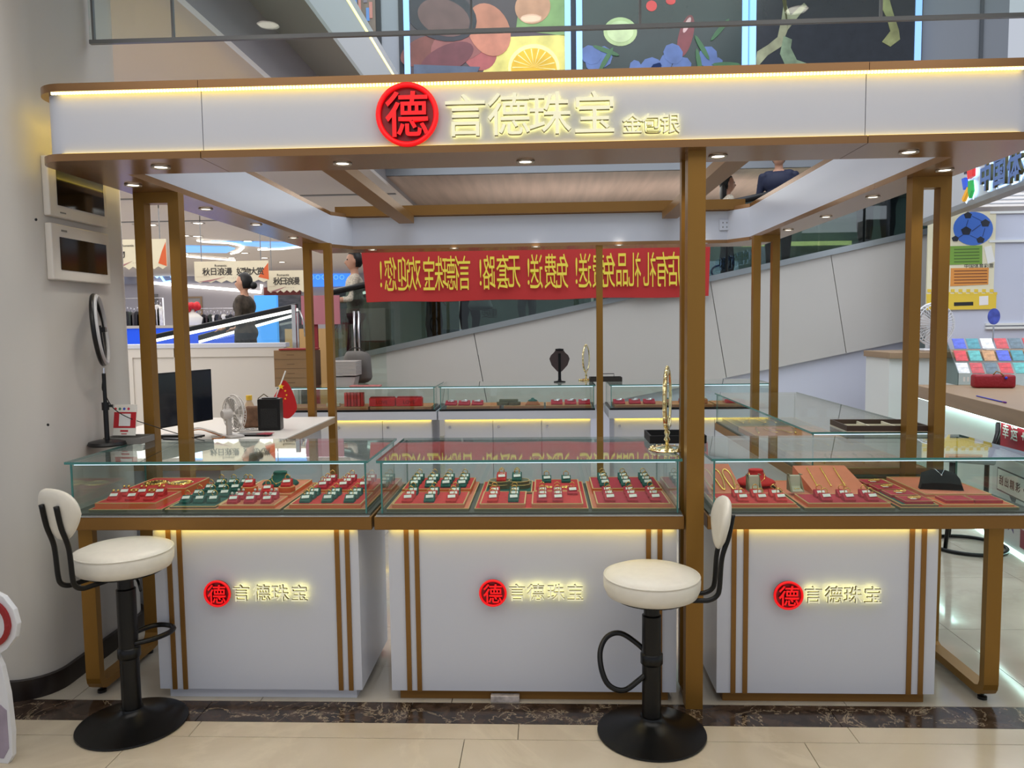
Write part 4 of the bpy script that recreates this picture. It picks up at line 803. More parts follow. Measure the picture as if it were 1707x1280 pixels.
for i, px in enumerate((638, 683)):
    x = at(px, 668, Y=7.08).x; t = thing('red_gift_box', 'bright red LOVE gift box in the left back counter, %s one' % ('left', 'right')[i], 'gift box', (x, 7.08, zb_), 0, 'red LOVE gift boxes')
    M().box(-.118, .118, -.04, .04, 0, .075, .003).build('box', mat('gift_red', (222, 38, 44), .5), t); glyph('LOVE', .045, .002, mat('deep_red', (140, 16, 22), .5), 'lettering', t, (0, -.041, .037)); M().box(-.11, .11, -.03, .03, .075, .085).build('lid_insert', mat('inside_red', (150, 24, 30), .7), t)
for i in range(6):
    x = at(577+i*5.4, 665, Y=7.08).x; t = thing('red_card_box', 'thin upright red box in the left back counter, %s from left' % ORD[i], 'box', (x, 7.09, zb_), (i % 3-1)*.03, 'thin upright red boxes'); M().box(-.012, .012, -.03, .03, 0, .125, .001).build('box', mat('box_red%d' % (i % 2), ((214, 60, 62), (190, 40, 46))[i % 2], .5), t)
t = thing('gold_pendant_card', 'cream card with gold ornament at the far left back counter', 'jewellery card', (at(556, 670, Y=7.08).x, 7.08, zb_)); M().box(-.06, .06, -.03, .03, 0, .03, .003).build('card', CREAM, t); M().ring((0, 0, .034), .022, .004, 'z', 14, 5).build('ornament', YG, t, True)
t = thing('olive_clover_stand', 'olive clover stand with jewellery in the middle back counter', 'ring stand', (at(848, 672, Y=7.1).x, 7.1, zb_))
b = M()
for sx in (-1, 1): b.lathe([(0, 0), (.06, 0), (.06, .025), (0, .025)], 20, (sx*.05, 0, 0))
b.build('lower_tier', OLIVE, t, 40); M().box(-.085, .085, -.03, .03, .025, .05, .003).build('upper_tier', OLIVE, t)
t = thing('green_bust_stand', 'small green bust on a salmon block in the middle back counter', 'display stand', (at(888, 672, Y=7.1).x, 7.1, zb_)); M().extr([(-.07, 0), (.07, 0), (.045, .03), (-.045, .03)], 'y', -.05, .05).build('block', SB, t); M().lathe([(0, .03), (.045, .03), (.04, .04), (.015, .05), (.012, .06), (0, .06)], 18).build('bust_form', GREEN, t, True)
t = thing('cream_roll_stand', 'cream roll stand on a salmon tray in the right back counter', 'display stand', (at(1165, 668, Y=7.1).x, 7.1, zb_)); M().box(-.07, .07, -.05, .05, 0, .04, .004).build('block', SB, t); M().box(-.06, .06, -.04, .04, .04, .055, .004).build('cream_pad', CREAM, t)
t = thing('red_stand', 'small red stand at the right end of the back counter', 'display stand', (at(1225, 672, Y=7.1).x, 7.1, zb_)); M().box(-.08, .08, -.05, .05, 0, .03, .004).build('block', RED, t); M().ring((0, 0, .036), .04, .004, 'z', 16, 5, .6).build('bracelet', YG, t, True)
# on top of the back counters
ZT = 1.0035
p = at(933, 637, Z=ZT); t = thing('black_bust', 'black open necklace bust on top of the back counter', 'necklace bust', (p.x, p.y, ZT))
M().lathe([(0, 0), (.055, 0), (.055, .008), (.018, .014), (.014, .03), (.014, .12), (0, .12)], 24, sy=.6).build('foot', BLKV, t, 40)
b = M(); prof = [(-.02, .10), (-.075, .16), (-.095, .22), (-.08, .255), (-.05, .275), (-.04, .30), (.04, .30), (.05, .275), (.08, .255), (.095, .22), (.075, .16), (.02, .10)]
b.extr(prof, 'y', -.01, .01, .004); b.build('bust_form', mat('bust_mauve', (78, 66, 66), .85), t); M().box(-.012, .012, -.014, -.010, .1, .27).build('spine', BLKV, t)
M().lathe([(0, .295), (.036, .295), (.04, .312), (0, .316)], 20, sy=.6).build('collar', BLKV, t, True)
mirror('table_mirror', 'small silver-gold mirror on the back counter near the middle post', at(977, 634, Z=ZT), math.radians(72), s=1.05)
t = openbox('display_tray', 'dark grey tray with a wire stand on the back counter', 'tray', (at(1008, 634, Z=ZT).x, 7.38, ZT), .15, .08, .04, mat('tray_grey', (58, 54, 50), .8)); M().tube([(-.08, 0, .004), (-.08, 0, .07), (.08, 0, .07), (.08, 0, .004)], .004, 6).build('wire_loop', BLKP, t, True)
a = at(462, 645, Y=7.12); t = thing('carton', 'large brown carton with a red flap behind the desk', 'carton', (a.x+.17, 7.18, ZT), 0)
M().box(-.17, .13, -.12, .12, 0, .335, .002).build('carton_body', CARD, t)
for i in range(3): M().box(-.165, .125, -.1215, -.12, .08+i*.085, .083+i*.085).build('fold_line', mat('card_dark', (110, 84, 56)), t)
for i in range(4): M().box(-.05, .02, -.1215, -.12, .035+i*.085, .04+i*.085).build('printed_mark', MATS['card_dark'], t)
M().box(.13, .2, -.12, .1, 0, .33, .002).build('carton_side', mat('card_shade', (96, 70, 50), .8), t); M().box(-.12, .19, -.13, .12, .336, .35, .002).build('red_flap', mat('flap_red', (150, 40, 36), .7), t)
xa = at(577, 640, Y=7.2).x
for i in range(11):
    t = thing('plastic_tray', 'white plastic tray in the nested stack on the back counter, %s from the top' % ORD[10-i], 'plastic tray', (xa-.01, 7.2, ZT+i*.0135+(.0 if i == 0 else .07)), 0, 'nested white plastic trays')
    if i == 0:
        M().extr([(-.10, 0), (.10, 0), (.12, .08), (-.12, .08)], 'y', -.09, .09).build('tray_body', mat('tray_plastic', (186, 180, 176), .4), t)
    else: M().box(-.135, .135, -.11, .11, .0105, .0225, .003).build('tray_rim', MATS['tray_plastic'], t)
t = thing('grey_sack', 'crumpled grey bag behind the stacked white trays', 'bag', (xa+.04, 7.42, ZT)); b = M().box(-.14, .14, -.08, .08, 0, .31, .06)
for v in b.b.verts: v.co.x += .02*math.sin(v.co.z*30); v.co.y += .015*math.sin(v.co.x*25+v.co.z*18); v.co.x *= 1-.2*max(0, v.co.z-.2)/.1
b.build('bag_body', mat('sack_grey', (112, 108, 104), .7, noise=.1, nscale=10, bump=.4), t, True); M().tube([(-.08, 0, .30), (-.03, 0, .34), (.04, 0, .34), (.1, 0, .29)], .006, 6).build('bag_handle', mat('sack_dark', (50, 46, 44), .7), t, True)
tag(M().box(-.14, .14, -.05, .05, 0, .008, .002).build('pink_leaflet', mat('leaflet_pink', (200, 120, 116), .6, noise=.2, nscale=20), None, loc=(at(600, 645, Z=ZT).x+.03, 7.05, ZT)), 'pink leaflets lying on the left back counter', 'leaflet')
# ================================================================== RIGHT SIDE COUNTER
t = thing('side_counter', 'right side glass counter running back from the front row', 'display counter', (1.585, 4.9, 0)); P = lambda m, n_, mt: B(m, n_, mt, t)
P(M().box(1.36, 1.82, 3.95, 5.85, 0.045, .727), 'cabinet_body', WHITE); P(M().box(1.38, 1.80, 4.0, 5.8, 0, .045), 'plinth', GOLDD); P(M().box(1.285, 1.89, 3.80, 5.96, .728, .783, .004), 'table_frame', GOLDD); P(M().box(1.29, 1.885, 3.81, 5.95, .783, ZD), 'deck', DECK); P(M().box(1.35, 1.358, 3.95, 5.85, .7265, .7275), 'led_strip', LEDF)
glasscase(t, 1.295, 1.88, 3.82, 5.95, ZD, 1.012)
k = 0
for i, (y0, y1) in enumerate(((3.86, 4.36), (4.39, 4.89), (4.92, 5.42), (5.45, 5.92))):
    tt = thing('bracelet_tray', '%s tray in the right side counter, %s from the front' % (('salmon', 'dark olive')[i % 2], ORD[i]), 'tray', (1.6, (y0+y1)/2, ZD), 0, 'trays in the side counter'); B(M().box(1.33, 1.86, y0, y1, ZD, ZD+.03), 'tray_board', (SB, OLIVE)[i % 2], tt); B(frame(M(), 1.33, 1.86, y0, y1, ZD+.03, .004, .003), 'gold_rim', TRIM, tt)
    for j in range(6):
        bb = M(); x = 1.39+j*.08; rr = random.Random(i*9+j); L = [(0, -.12+q*.024, .0+.006*abs(math.sin(q*1.4+j))) for q in range(11)]
        o = M().tube([(u[0]+.006*math.sin(n*1.3+j), u[1], u[2]+.002) for n, u in enumerate(L)], .0045, 6).build('bracelet', YG, None, True, loc=(x, (y0+y1)/2, ZD+.0335), rot=(0, 0, rr.uniform(-.3, .3))); tag(o, 'gold bracelet in the right side counter, tray %s from the front, %s from left' % (ORD[i], ORD[j]), 'bracelet', 'gold bracelets in the side counter')

# ================================================================== LEFT SHOPS (beyond the kiosk)
YS = 25.9
M().box(-17, -3.0, YS, YS+.1, 0, 3.3).build('wall_shop', mat('shop_wall', (178, 172, 178), .6), kind='structure')
M().box(-17, -16.9, 4, YS, 0, 3.3).build('wall_shop_side', MATS['shop_wall'], kind='structure')
def sline(name, pts, Y, r, m, label, cat='light line', closed=False):
    P = [at(x, y, Y=Y) for x, y in pts]; return tag(M().tube(P, r, 6, closed).build(name, m), label, cat)
a = at(200, 490, Y=14.9); c = at(440, 425, Y=14.9)
b = panel(196, 436, 448, 474, 25.8, .1, mat('sign_lilac', (150, 150, 165), .5), 'shop_sign_board'); tag(b, 'grey-lilac shop sign board with white light outline, far left', 'sign board')
sline('light_outline', [(234, 436), (234, 470), (435, 487), (436, 474)], 25.75, .05, LEDW, 'white light line framing the far left shop sign', 'light line')
sline('light_outline', [(200, 466), (300, 474)], 25.86, .04, LEDW, 'short white light line low on the far left shop sign', 'light line')
sline('light_line', [(288, 440), (325, 446)], 25.76, .04, LEDW, 'slanted white light line left of the hanging banner', 'light line')
NB = mat('neon_blue', (150, 200, 255), em=(160, 205, 255), es=2.0)
t = thing('neon_script', 'loose pale blue neon script on the far left shop sign', 'neon sign', at(265, 455, Y=25.76)); o = t.location
for pts in (((248, 430), (251, 452), (262, 462), (268, 455)), ((262, 452), (275, 470), (292, 468), (300, 455)), ((280, 445), (286, 462), (297, 464)), ((292, 448), (300, 452), (298, 440))): M().tube([at(x, y, Y=25.76)-o for x, y in pts], .04, 6).build('neon_stroke', NB, t, True)
# ceiling features in the left hall
BP = mat('sky_blue_panel', (120, 180, 255), em=(120, 180, 255), es=.95)
def cpanel(pts, label):
    P = [at(x, y, Z=3.29) for x, y in pts]; return tag(M().extr([(p.x, p.y) for p in P], 'z', 3.28, 3.297).build('ceiling_light_panel', BP), label, 'ceiling panel')
cpanel([(286, 409), (380, 411), (392, 414), (378, 421), (286, 420)], 'blue backlit ceiling panel seen left between the posts')
cpanel([(350, 402), (500, 404), (498, 411), (470, 414), (400, 408)], 'long blue backlit ceiling panel further right')
def cloop(pts, label, r=.02): P = [at(x, y, Z=3.26) for x, y in pts]; return tag(M().tube(P, r, 6).build('light_loop', LEDW, None, True), label, 'light line')
cloop([(329, 401), (340, 403), (380, 405), (400, 409), (406, 413), (398, 420), (385, 423)], 'bent white light line around the blue ceiling panel')
cloop([(286, 425), (340, 430), (392, 434)], 'straight white light line below the blue ceiling panel')
cloop([(430, 416), (470, 415), (503, 411)], 'white light line beside the long blue panel')
for i, (px, py) in enumerate(((308, 393), (329, 394), (232, 374), (252, 375), (440, 413), (408, 422), (308, 423), (441, 430), (470, 437), (413, 402), (330, 372), (386, 430))):
    p = at(px, py, Z=3.298); M_ = downlight('hall_downlight', p, .11, 'ceiling downlight of the left hall, %s of the scattered group' % ORD[i], 'left hall downlights')
# steel joints on that ceiling
for i, y in enumerate((6.0, 8.2, 10.4, 12.6)): M().box(-13, -1.96, y, y+.05, 3.285, 3.3).build('ceiling_joint', mat('joint_light', (150, 150, 150)), bpy.data.objects['ceiling.001'])
def hang(x0, x1, y0, y1, Y, label, txt, py):
    a, c = at(x0, y1, Y=Y), at(x1, y0, Y=Y); t = thing('hanging_banner', label, 'banner', (a.x, Y, a.z)); w, h = c.x-a.x, c.z-a.z; n = 14
    P = [(0, h), (w, h)]+[(w-w*i/n, (0 if i % 2 else .04)) for i in range(n+1)]
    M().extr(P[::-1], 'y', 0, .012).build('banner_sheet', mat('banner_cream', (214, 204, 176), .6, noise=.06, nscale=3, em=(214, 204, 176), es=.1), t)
    M().extr([(w*.86, .08), (w, .04), (w, h*.9), (w*.93, h*.6)], 'y', -.003, 0).build('maple_print', mat('maple_orange', (205, 90, 40), em=(205, 90, 40), es=.1), t)
    M().extr([(w*.05, .02), (w*.2, .02), (w*.42, h*.28), (w*.3, h*.2)], 'y', -.003, 0).extr([(w*.02, .1), (w*.16, h*.3), (w*.2, h*.3)], 'y', -.003, 0).build('leaf_print', mat('leaf_mauve', (170, 120, 120)), t)
    k = Y/F
    for i, (ch, fx) in enumerate(txt): glyph(ch, 13.5*k, .002, mat('ink', (50, 44, 40)), 'banner_character', t, (fx*w, -.004, h*.52), (PI/2, 0, 0), .002)
    glyph('Romantic', 5.5*k, .002, MATS['ink'], 'small_print', t, (w*.36, -.004, h*.80)); glyph('· · · · ·', 6*k, .002, MATS['ink'], 'small_print', t, (w*.5, -.004, h*.22))
    for u in (.1, .9): M().tube([(w*u, .005, h), (w*u, .005, 3.285-a.z)], .008, 5).build('hanging_wire', mat('wire_grey', (120, 120, 120)), t)
    return t
hang(325, 447, 434, 472, 12.0, 'cream autumn banner with four plus four characters hanging in the left hall', (('秋', .16), ('日', .26), ('浪', .36), ('漫', .46), ('好', .62), ('物', .71), ('大', .80), ('赏', .89)), 450)
hang(446, 520, 450, 488, 12.6, 'smaller cream autumn banner behind the left back posts', (('秋', .22), ('日', .36), ('浪', .5), ('漫', .64)), 466)
hang(180, 276, 398, 450, 10.6, 'cream autumn banner partly hidden by the left front posts', (('物', .24), ('大', .55), ('赏', .66)), 420)
# blue screen far behind, red fascia
t = tag(panel(505, 586, 450, 478, 25.8, .1, BLUEV, 'blue_screen'), 'blue lit screen behind the left back posts', 'screen')
for i in range(6): p = at(520+i*10, 462, Y=25.79); M().ring((p.x-t.location.x, 25.79, p.z), .07, .01, 'y', 10, 4).build('screen_motif', mat('motif', (150, 220, 200), em=(150, 220, 200), es=.6), t)
tag(panel(440, 500, 478, 492, 25.8, .1, mat('maroon_fascia', (120, 50, 46), .6), 'red_fascia'), 'dull red shop fascia below the small hanging banner', 'fascia')
t = tag(panel(432, 460, 492, 720, 13.6, .1, mat('kiosk_blue', (70, 150, 230), em=(70, 150, 230), es=.8), 'advertising_screen'), 'upright blue advertising screen behind the walking woman', 'screen')
tag(panel(462, 500, 492, 712, 14.0, .3, mat('dark_shelves', (70, 66, 64), .7, noise=.5, nscale=6, stretch=(1, 1, 6)), 'stocked_shelf'), 'dark stocked shelf right of the blue advertising screen', 'shelf')
# blue base band and counter
t = thing('blue_base_wall', 'bright blue low wall under the clothes rails', 'wall', (0, 11.2, 0)); a, c = at(170, 570, Y=11.2), at(420, 545, Y=11.2)
B(M().box(a.x, c.x, 11.2, 11.3, 0, c.z), 'blue_panel', mat('vivid_blue', (20, 80, 225), em=(20, 80, 225), es=.35), t); B(M().box(a.x, c.x, 11.18, 11.32, c.z, c.z+.04), 'top_rail', MATS['tray_plastic'], t)
# clothes rails with individual garments
zr_ = at(300, 528, Y=11.8)
def garment(px, py, label, col, Y=11.9, h=.42, w=.10, rz=0):
    p = at(px, py, Y=Y); t = thing('garment', label, 'garment', p, rz, 'garments on the far clothes rails')
    M().extr([(-w*.5, -h), (w*.5, -h), (w*.45, -.05), (.02, 0), (-.02, 0), (-w*.45, -.05)], 'y', -.03, .03, .008).build('cloth', mat('garm%d%d%d' % col, col, .8, noise=.2, nscale=20), t, 50); M().tube([(0, 0, 0), (0, 0, .04), (.015, 0, .055), (0, 0, .065)], .004, 5).build('hanger_hook', SILV, t, True); return t
cols = [(30, 30, 32), (45, 52, 44), (70, 66, 64), (28, 26, 30), (215, 212, 205), (225, 222, 214), (60, 50, 52), (36, 38, 48)]
for i in range(9): garment(212+i*5.5, 519+(i % 3), 'dark garment hanging on the far rail left of the posts, %s from left' % ORD[i], cols[i % 4], h=.30+.03*(i % 3))
for i in range(4): garment(252+i*5, 508+(i % 2)*3, 'white garment hanging between the left front posts, %s from left' % ORD[i], cols[4+i % 2], h=.34)
for i in range(12): garment(334+i*5.6, 526-(i % 2)*2, 'small garment on the far rail right of the mannequin, %s from left' % ORD[i], cols[(i*3) % 8], h=.2)
for nm, x0, x1, y, lb in (('clothes_rail', 208, 272, 505, 'left chrome clothes rail in the far shop'), ('clothes_rail', 328, 402, 522, 'right chrome clothes rail in the far shop')):
    a, c = at(x0, y, Y=11.9), at(x1, y, Y=11.9); t = thing(nm, lb, 'clothes rail', (a.x, 11.9, 0)); w = c.x-a.x
    M().tube([(0, 0, 0), (0, 0, a.z+.07), (w, 0, a.z+.07), (w, 0, 0)], .012, 6).build('rail_tube', SILV, t, True)
t = thing('mannequin', 'white torso mannequin with a red flower head in the far shop', 'mannequin', (at(320, 520, Y=11.6).x, 11.6, 0))
zt_ = at(320, 545, Y=11.6).z; M().lathe([(0, zt_-.3), (.14, zt_-.3), (.16, zt_-.1), (.13, zt_+.02), (.16, zt_+.14), (.09, zt_+.2), (.04, zt_+.23), (.04, zt_+.27), (0, zt_+.27)], 20, sy=.6).build('torso', mat('cloth_white', (225, 222, 215), .8), t, True)
b = M()
for k in range(9): b.ball((.09*math.cos(k*.7), .04*math.sin(k*.7), zt_+.30+.03*math.sin(k*1.9)), .055, n=8)
b.build('flower_head', mat('flower_red', (205, 30, 40), .6), t, True); M().lathe([(0, 0), (.15, 0), (.15, .02), (.02, .03), (.02, zt_-.3), (0, zt_-.3)], 16).build('stand', SILV, t, True)
t = tag(panel(240, 262, 490, 520, 25.84, .06, mat('panel_dim', (120, 118, 118)), 'wall_panel'), 'grey wall picture panel between the left front posts', 'panel')
t = thing('picture_frame', 'thin wooden display frame behind the mannequin', 'frame', at(290, 530, Y=25.85)); a, c = t.location, at(336, 494, Y=25.85); w, h = c.x-a.x, c.z-a.z
frame_ = M().box(0, w, 0, .04, 0, .06).box(0, w, 0, .04, h-.06, h).box(0, .06, 0, .04, .06, h-.06).box(w-.06, w, 0, .04, .06, h-.06).build('frame_bars', OAK, t)
M().box(.03, w-.03, .02, .03, .03, h-.03).build('backing', mat('backing', (170, 165, 165)), t)
# lower travelators with light lines
def incline(pts0, pts1, Y, label, glow=True, th=.07):
    a, c = at(*pts0, Y=Y), at(*pts1, Y=Y); t = thing('moving_handrail', label, 'handrail', (a.x, Y, a.z)); d = c-a
    M().extr([(0, 0), (d.x, d.z), (d.x, d.z+th), (0, th)], 'y', 0, .08, .01).build('rubber_rail', BLKP, t)
    M().extr([(0, -.03), (d.x, d.z-.03), (d.x, d.z), (0, 0)], 'y', .02, .06).build('light_strip', LEDW, t)
    M().extr([(0, -.62), (d.x, d.z-.62), (d.x, d.z-.03), (0, -.03)], 'y', .035, .045).build('glass_side', GL, t)
    M().extr([(0, -a.z), (d.x, -a.z), (d.x, d.z-.62), (0, max(-a.z+.02, -.62))], 'y', .02, .06).build('base_skirt', CLAD, t)
    return t
a, c = at(250, 567, Y=9.0), at(494, 514, Y=9.0); sw = thing('left_walkway', 'sloping tread of the moving walkway carrying the woman with a bun', 'walkway', (a.x, 9.1, 0))
M().extr([(0, 0), (c.x-a.x, 0), (c.x-a.x, c.z-.93), (0, a.z-.93)], 'y', 0, .75).build('tread', MATS['tread'], sw)
incline((250, 567), (494, 514), 9.0, 'near black moving handrail with white light strip at left', th=.06)
incline((330, 568), (494, 522), 9.9, 'second moving handrail with light strip behind the woman')
incline((560, 497), (612, 484), 9.4, 'short moving handrail with light strip left of the red banner')
M().box(at(475, 560, Y=10.6).x, at(606, 560, Y=10.6).x, 10.6, 10.66, 0, at(500, 548, Y=10.6).z).build('wall_orange', mat('apricot_wall', (214, 170, 112), .6), kind='structure')
t = thing('metal_gate_post', 'slim upright metal gate post with wires by the left back posts', 'post', (at(492, 580, Y=8.0).x, 8.0, 0))
M().box(-.02, .02, -.02, .02, 0, 1.78).box(.03, .045, -.01, .01, 0, 1.7).build('post', ALU, t); M().tube([(0, 0, 1.7), (.06, 0, 1.72), (.1, 0, 1.6), (.11, 0, 1.45)], .01, 6).build('bent_wire', ALU, t, True)
t = thing('pink_board', 'plain pink board standing behind the left back posts', 'board', (at(532, 560, Y=8.3).x, 8.3, 0)); a, c = at(503, 541, Y=8.3), at(565, 492, Y=8.3)
B(M().box(a.x, c.x, 8.3, 8.33, a.z, c.z), 'board_face', mat('board_pink', (190, 118, 130), .6), t); B(M().box(a.x+.1, a.x+.16, 8.33, 8.36, 0, a.z+.1).box(c.x-.16, c.x-.1, 8.33, 8.36, 0, a.z+.1), 'board_leg', mat('leg_red', (150, 40, 50), .5), t)
t = thing('warning_lettering', 'red warning characters on the side glass by the left back posts', 'lettering', at(580, 545, Y=9.36))
for i, ch in enumerate('勿攀爬'): glyph(ch, .12, .004, mat('warn_red', (190, 30, 30)), 'character', t, at(563+i*14, 546-i*2, Y=9.36)-t.location)
panel(598, 648, 496, 700, 9.56, .1, mat('beige_pier', (168, 162, 146), .5), 'wall_pier', kind='structure')
gt_ = thing('glass_lettering', 'small dark lettering on the glass below the red banner, seen mirrored', 'lettering', at(820, 522, Y=10.46))
for i, ch in enumerate('重要'): glyph(ch, .14, .003, MATS['ink'], 'character', gt_, at(822-i*12, 522, Y=10.45)-gt_.location, (PI/2, 0, PI))
gp = thing('glass_end_panel', 'glass end panel with chrome edge beside the walkway start', 'glass panel', (at(600, 590, Y=8.75).x, 8.75, 0)); M().box(-.25, .3, 0, .012, .9, 1.75).build('glass_pane', GL, gp)
M().tube([(-.05, -.02, 1.72), (-.05, -.02, 1.2)], .012, 6).tube([(.0, -.02, 1.72), (.0, -.02, 1.15)], .012, 6).build('chrome_bars', SILV, gp, True); M().box(-.25, .3, -.01, .02, .0, .9).build('base_panel', CLAD, gp)
# ================================================================== RIGHT LOTTERY SHOP
QA, QB = Vector((3.33, 7.05, 0)), Vector((3.02, 4.9, 0)); QD = (QB-QA).normalized(); QN = Vector((QD.y, -QD.x, 0))     # front line of the shop, towards the viewer
if QN.x > 0: QN = -QN
def atq(px, py, off=0):
    d = fw+RT*((px-853.5)/F)-UP*((py-640)/F); P0 = QA+QN*off; t = (P0-EYE).dot(QN)/d.dot(QN); return EYE+d*t
RQ = math.atan2(QD.y, QD.x)                   # local +x runs towards the viewer
def Q(name, label, cat, s=0.0): return thing(name, label, cat, QA+QD*s, RQ)
t = Q('shop_counter', 'white lottery shop counter with wood shelf and light strip', 'shop counter')
M().box(.05, 4.5, .05, .55, 0, .83).build('counter_front', mat('counter_white', (226, 228, 224), .4), t)      # local +y points into the shop
M().box(-.0, 4.5, -.06, .78, .862, .97, .004).build('wood_shelf', OAK, t); M().box(-.1, 4.5, .0, .04, .842, .86).build('led_strip', LEDC, t); M().box(-.2, 4.5, .02, .04, .0, .012).build('led_strip', LEDC, t)
tt = thing('return_counter', 'raised return of the lottery counter carrying the white fan', 'shop counter', (4.0, 7.75, 0)); xr = at(1487, 590, Y=7.6).x
B(M().box(xr, 5.6, 7.65, 8.2, 0, 1.175), 'counter_front', MATS['counter_white'], tt); B(M().box(xr-.02, 5.62, 7.61, 8.22, 1.175, 1.235, .004), 'raised_top', OAK, tt)
t = Q('shop_fascia', 'white shop fascia with lit blue characters at upper right', 'fascia')
M().box(-.25, 5, -.0, .08, 2.43, 3.2).build('fascia_board', mat('fascia_white', (205, 207, 212), .4), t); M().box(-.25, 5, -.01, .09, 2.39, 2.43).build('fascia_edge', mat('edge_grey', (150, 152, 155), .4), t)
BL = mat('letter_blue', (96, 128, 190), .4); HB = mat('halo_blue', (200, 225, 255), em=(190, 225, 255), es=2.2)
for i, (ch, px, py) in enumerate((('中', 1645, 293), ('国', 1668, 285), ('体', 1693, 276), ('育', 1722, 266), ('彩', 1755, 254), ('票', 1792, 242))):
    p = atq(px, py, .03); loc = Matrix.Rotation(-RQ, 4, 'Z') @ (p-t.location)
    o = glyph(ch, .21, .02, BL, 'sign_character', t, loc, (PI/2, 0, 0), .006, side=SSIDE); h = glyph(ch, .21, .003, HB, 'halo_light', None, (0, 0, 0), (0, 0, 0), .012); h.parent = o; h.location = (0, 0, -.016)
lp = atq(1612, 304, .03)-t.location; lp = Matrix.Rotation(-RQ, 4, 'Z') @ lp
for n_, c, P in (('red', (225, 50, 50), [(.03, .10), (.16, .10), (.16, .03), (.05, .02)]), ('blue', (50, 90, 210), [(-.10, .05), (-.03, .05), (.02, -.04), (-.05, -.06)]), ('yellow', (240, 170, 40), [(-.08, -.14), (.04, -.05), (.06, -.09), (-.05, -.17)]), ('green', (50, 170, 80), [(.06, .0), (.12, .0), (.15, -.1), (.10, -.16), (.07, -.1)]), ('black', (40, 40, 50), [(-.05, .13), (.0, .13), (.01, .08), (-.04, .08)])):
    M().extr([(x*.8, z*.8) for x, z in P], 'y', -.012, .012).build('logo_stroke', mat('stroke_'+n_, c, .4, em=c, es=.35), t, loc=lp); M().extr([(x*.88, z*.88) for x, z in P], 'y', .013, .017).build('halo_light', HB, t, loc=lp)
# shop back wall with ledges and the poster
M().box(4.12, 9, 8.3, 8.4, 0, 3.3).build('wall_right', mat('shop_wall_blue', (198, 202, 216), .45), kind='structure'); wr = bpy.data.objects['wall_right']
for py in (354, 402, 540, 546): z = at(1690, py, Y=8.3).z; M().box(4.55, 9, 8.27, 8.3, z-.012, z+.012).build('wall_ledge', MATS['counter_white'], wr)
M().box(7.5, 7.6, 3, 8.3, 0, 3.3).build('wall_right_side', MATS['shop_wall_blue'], kind='structure')
a, c = at(1544, 516, Y=8.28), at(1661, 346, Y=8.28)
t = thing('football_poster', 'tall cream poster with a blue football on the shop back wall', 'poster', (a.x, 8.28, a.z)); w, h = c.x-a.x, c.z-a.z
def fp(px, py): v = at(px, py, Y=8.28); return (v.x-a.x, v.z-a.z)
def fl_(pts, name, col, k=1, es=.12): M().extr([fp(*q) for q in pts][::-1], 'y', -.002*k-.001, 0).build(name, mat('pp_%d%d%d' % col, col, .5, em=col, es=es), t)
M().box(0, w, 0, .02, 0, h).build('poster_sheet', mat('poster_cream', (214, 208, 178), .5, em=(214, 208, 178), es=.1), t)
fl_([(1544, 490), (1661, 489), (1660, 515), (1545, 517)], 'yellow_band', (214, 184, 60)); fl_(ell(1622, 381, 33, 28, 30), 'football', (58, 104, 190), 2)
for cx, cy_, r in ((1610, 385, 9), (1642, 372, 8), (1613, 359, 7), (1634, 400, 7), (1592, 398, 6)): fl_([(cx+r*math.cos(math.radians(72*k-90)), cy_+r*.85*math.sin(math.radians(72*k-90))) for k in range(5)], 'football_patch', (24, 30, 44), 4)
for (x0, y0, x1, y1) in ((1619, 385, 1634, 374), (1610, 376, 1613, 366), (1604, 391, 1595, 397), (1617, 392, 1630, 398), (1620, 360, 1636, 368), (1641, 380, 1637, 394)): fl_([(x0, y0), (x1, y1), (x1+.8, y1+1.2), (x0+.8, y0+1.2)], 'football_seam', (30, 56, 110), 3)
fl_([(1559, 411), (1637, 409), (1637, 440), (1559, 442)], 'green_box', (110, 150, 54), 2); fl_([(1585, 447), (1648, 446), (1647, 474), (1584, 477)], 'orange_box', (206, 136, 60), 2)
for k in range(5): fl_([(1590, 415+k*5.2), (1632, 414+k*5.2), (1632, 415.6+k*5.2), (1590, 416.6+k*5.2)], 'text_line', (70, 100, 36), 3); fl_([(1590, 451+k*5), (1645, 450+k*5), (1645, 451.6+k*5), (1590, 452.6+k*5)], 'text_line', (120, 70, 34), 3)
fl_([(1640, 412), (1652, 409), (1658, 436), (1646, 440)], 'white_label', (220, 220, 214), 3); fl_([(1550, 450), (1563, 446), (1565, 466), (1552, 469)], 'white_label', (220, 214, 208), 3)
for k in range(9): fl_([(1546+k*13, 482), (1552+k*13, 482), (1552+k*13, 487), (1546+k*13, 487)], 'checker', (214, 184, 60), 2); fl_([(1552+k*13, 487), (1558+k*13, 487), (1558+k*13, 491), (1552+k*13, 491)], 'checker', (214, 184, 60), 2)
fl_([(1590, 504), (1622, 503), (1622, 509), (1590, 510)], 'black_label', (30, 30, 30), 2); fl_([(1632, 494), (1647, 493), (1647, 508), (1632, 509)], 'white_square', (220, 216, 214), 2); fl_(ell(1564, 396, 3, 3, 10), 'black_dot', (24, 24, 24), 2)
glyph('中国体育彩票', .05, .001, mat('ink2', (40, 40, 40)), 'poster_text', t, (fp(1640, 443)[0]-.05, -.003, fp(1640, 443)[1]))
